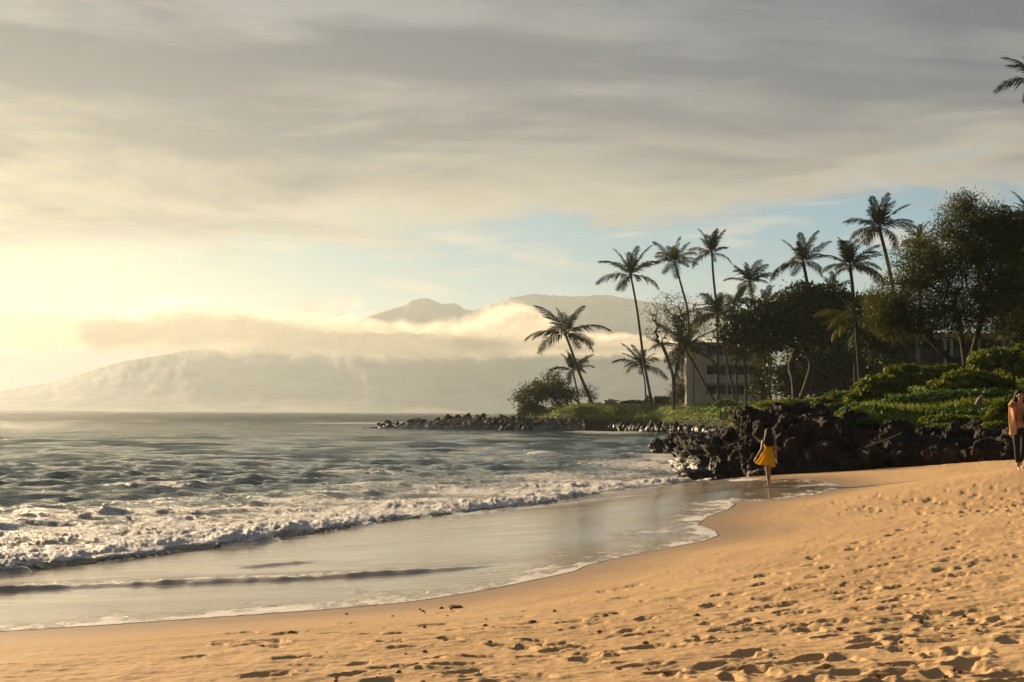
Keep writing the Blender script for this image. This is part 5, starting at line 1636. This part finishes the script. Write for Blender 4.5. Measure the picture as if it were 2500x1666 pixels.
# open peach wrap hanging on the lit side
V, Q = [], []
for i in range(15):
    t = i / 14; z_ = 1.43 - .60 * t
    for k in range(9):
        u = k / 8
        V.append((-.135 - .085 * math.sin(u * 2.6) * (1 + .25 * t) - .02 * math.sin(t * 5 + u * 9), -.10 + .24 * u + .015 * math.sin(u * 14 + t * 3), z_ - .05 * u * t - .03 * math.sin(u * 7) * t))
Q = [(i * 9 + k, i * 9 + k + 1, (i + 1) * 9 + k + 1, (i + 1) * 9 + k) for i in range(14) for k in range(8)]
o_ = link('wrap', make_mesh('wrap', V, Q, peach_m), pm_); md = o_.modifiers.new('thickness', 'SOLIDIFY'); md.thickness = .008; md = o_.modifiers.new('smooth', 'SUBSURF'); md.levels = 1; md.render_levels = 1
loft('hair', [(0, .01, 1.80, .012, .012), (0, .01, 1.785, .062, .066), (0, .03, 1.73, .092, .075), (0, .055, 1.65, .102, .055), (.0, .07, 1.56, .12, .045), (0, .08, 1.46, .10, .035)], hair_m, pm_, 26, .07, 11, .3, .01)
small_bit('nose', (0, -.115, 1.655), (.011, .016, .017), skin_m, pm_)
small_bit('mouth', (0, -.098, 1.612), (.020, .008, .006), cloth('lips', (.25, .07, .06)), pm_)
for sx in (-.03, .03):
    small_bit('eye', (sx, -.098, 1.68), (.011, .007, .006), hair_m, pm_)
for sx in (-.078, .078):
    small_bit('ear', (sx, -.02, 1.66), (.010, .018, .028), skin_m, pm_)
small_bit('bag', (.06, -.17, 1.17), (.075, .045, .12), black_m, pm_)

# strollers on the lawn
def walker(px, py, dist, label, facing, stride, top, bottom, long_=False, h=1.0, group='people walking on the lawn'):
    dist = inland(px, dist); h = h * 1.2
    q = at(px, py, dist); g0 = ground(q[0], q[1])
    q[2] = max(g0, q[2] - .3) if abs(g0 - q[2]) < 1.0 else q[2]
    r_ = thing('person', q, label, 'person', group, rz=facing)
    r_.scale = (h, h, h); st = stride
    body(r_, dict(pelvis=(0, 0, .93), neck=(0, .03, 1.46), head=(0, .05, 1.60), face=(0, 1, 0), Lsh=(-.17, .02, 1.41), Rsh=(.17, .02, 1.41), Lel=(-.22, -.06 - st * .2, 1.14), Rel=(.22, st * .25, 1.14),
                  Lwr=(-.23, -.02 - st * .2, .90), Rwr=(.23, .12 + st * .35, .93), Lhip=(-.09, 0, .89), Rhip=(.09, 0, .89), Lkn=(-.09, .06 + st * .45, .50), Rkn=(.09, -.02 - st * .35, .50),
                  Lan=(-.09, st * .8, .085), Ran=(.09, -st * 1.0, .12), Lfoot=(0, 1, 0), Rfoot=(0, 1, -.1)), hands=False, sub=1)
    skin('shirt', {'n': (0, .03, 1.44, .07, .06), 'c': (0, .02, 1.32, .15, .115), 'w': (0, 0, 1.10, .135, .11), 'h': (0, 0, .97, .14, .11), 'l1': (-.17, .02, 1.40, .062), 'l2': (-.20, -.03 - st * .1, 1.24, .055), 'r1': (.17, .02, 1.40, .062), 'r2': (.20, .01 + st * .1, 1.24, .055)},
         [('n', 'c'), ('c', 'w'), ('w', 'h'), ('c', 'l1'), ('l1', 'l2'), ('c', 'r1'), ('r1', 'r2')], 'c', top, r_, 1)
    z2 = .16 if long_ else .55
    f = (.89 - z2) / (.89 - .085)
    skin('trousers' if long_ else 'shorts', {'w': (0, 0, 1.0, .13, .10), 'p': (0, 0, .92, .145, .115), 'l1': (-.09, .01, .87, .10), 'l2': (-.09, (.06 + st * .45) if not long_ else st * .7, z2, .08), 'r1': (.09, 0, .87, .10), 'r2': (.09, (-.02 - st * .35) if not long_ else -st * .85, z2 + .03, .08)},
         [('w', 'p'), ('p', 'l1'), ('l1', 'l2'), ('p', 'r1'), ('r1', 'r2')], 'p', bottom, r_, 1)
    small_bit('hair', (0, .02, 1.665), (.088, .096, .075), hair_m, r_)


wht, pnk, drk, gry, tan_ = cloth('white_cloth', (.6, .55, .48)), cloth('red_cloth', (.40, .07, .08)), cloth('dark_cloth', (.03, .03, .035)), cloth('grey_cloth', (.2, .18, .17)), cloth('khaki_cloth', (.42, .34, .2))
walker(1661, 996, 186, 'walker in a loose white shirt, first of the walkers from the left', 1.45, .28, wht, gry)
walker(1681, 995, 187, 'walker in a red shirt and black shorts on the lawn', 1.5, .3, pnk, drk)
walker(1702, 995, 186, 'walker in long pale trousers beside the one in grey', 1.5, .18, gry, tan_, True)
walker(1709, 996, 188, 'walker in grey clothes just behind the pale trousers', 1.5, .3, gry, gry)
walker(1730, 993, 186, 'walker in dark clothes nearest to the foot of the curved palm', 1.6, .25, drk, drk)
walker(1412, 1000, 206, 'person in white shirt and dark shorts standing under the trees of the point', .2, .05, wht, drk)
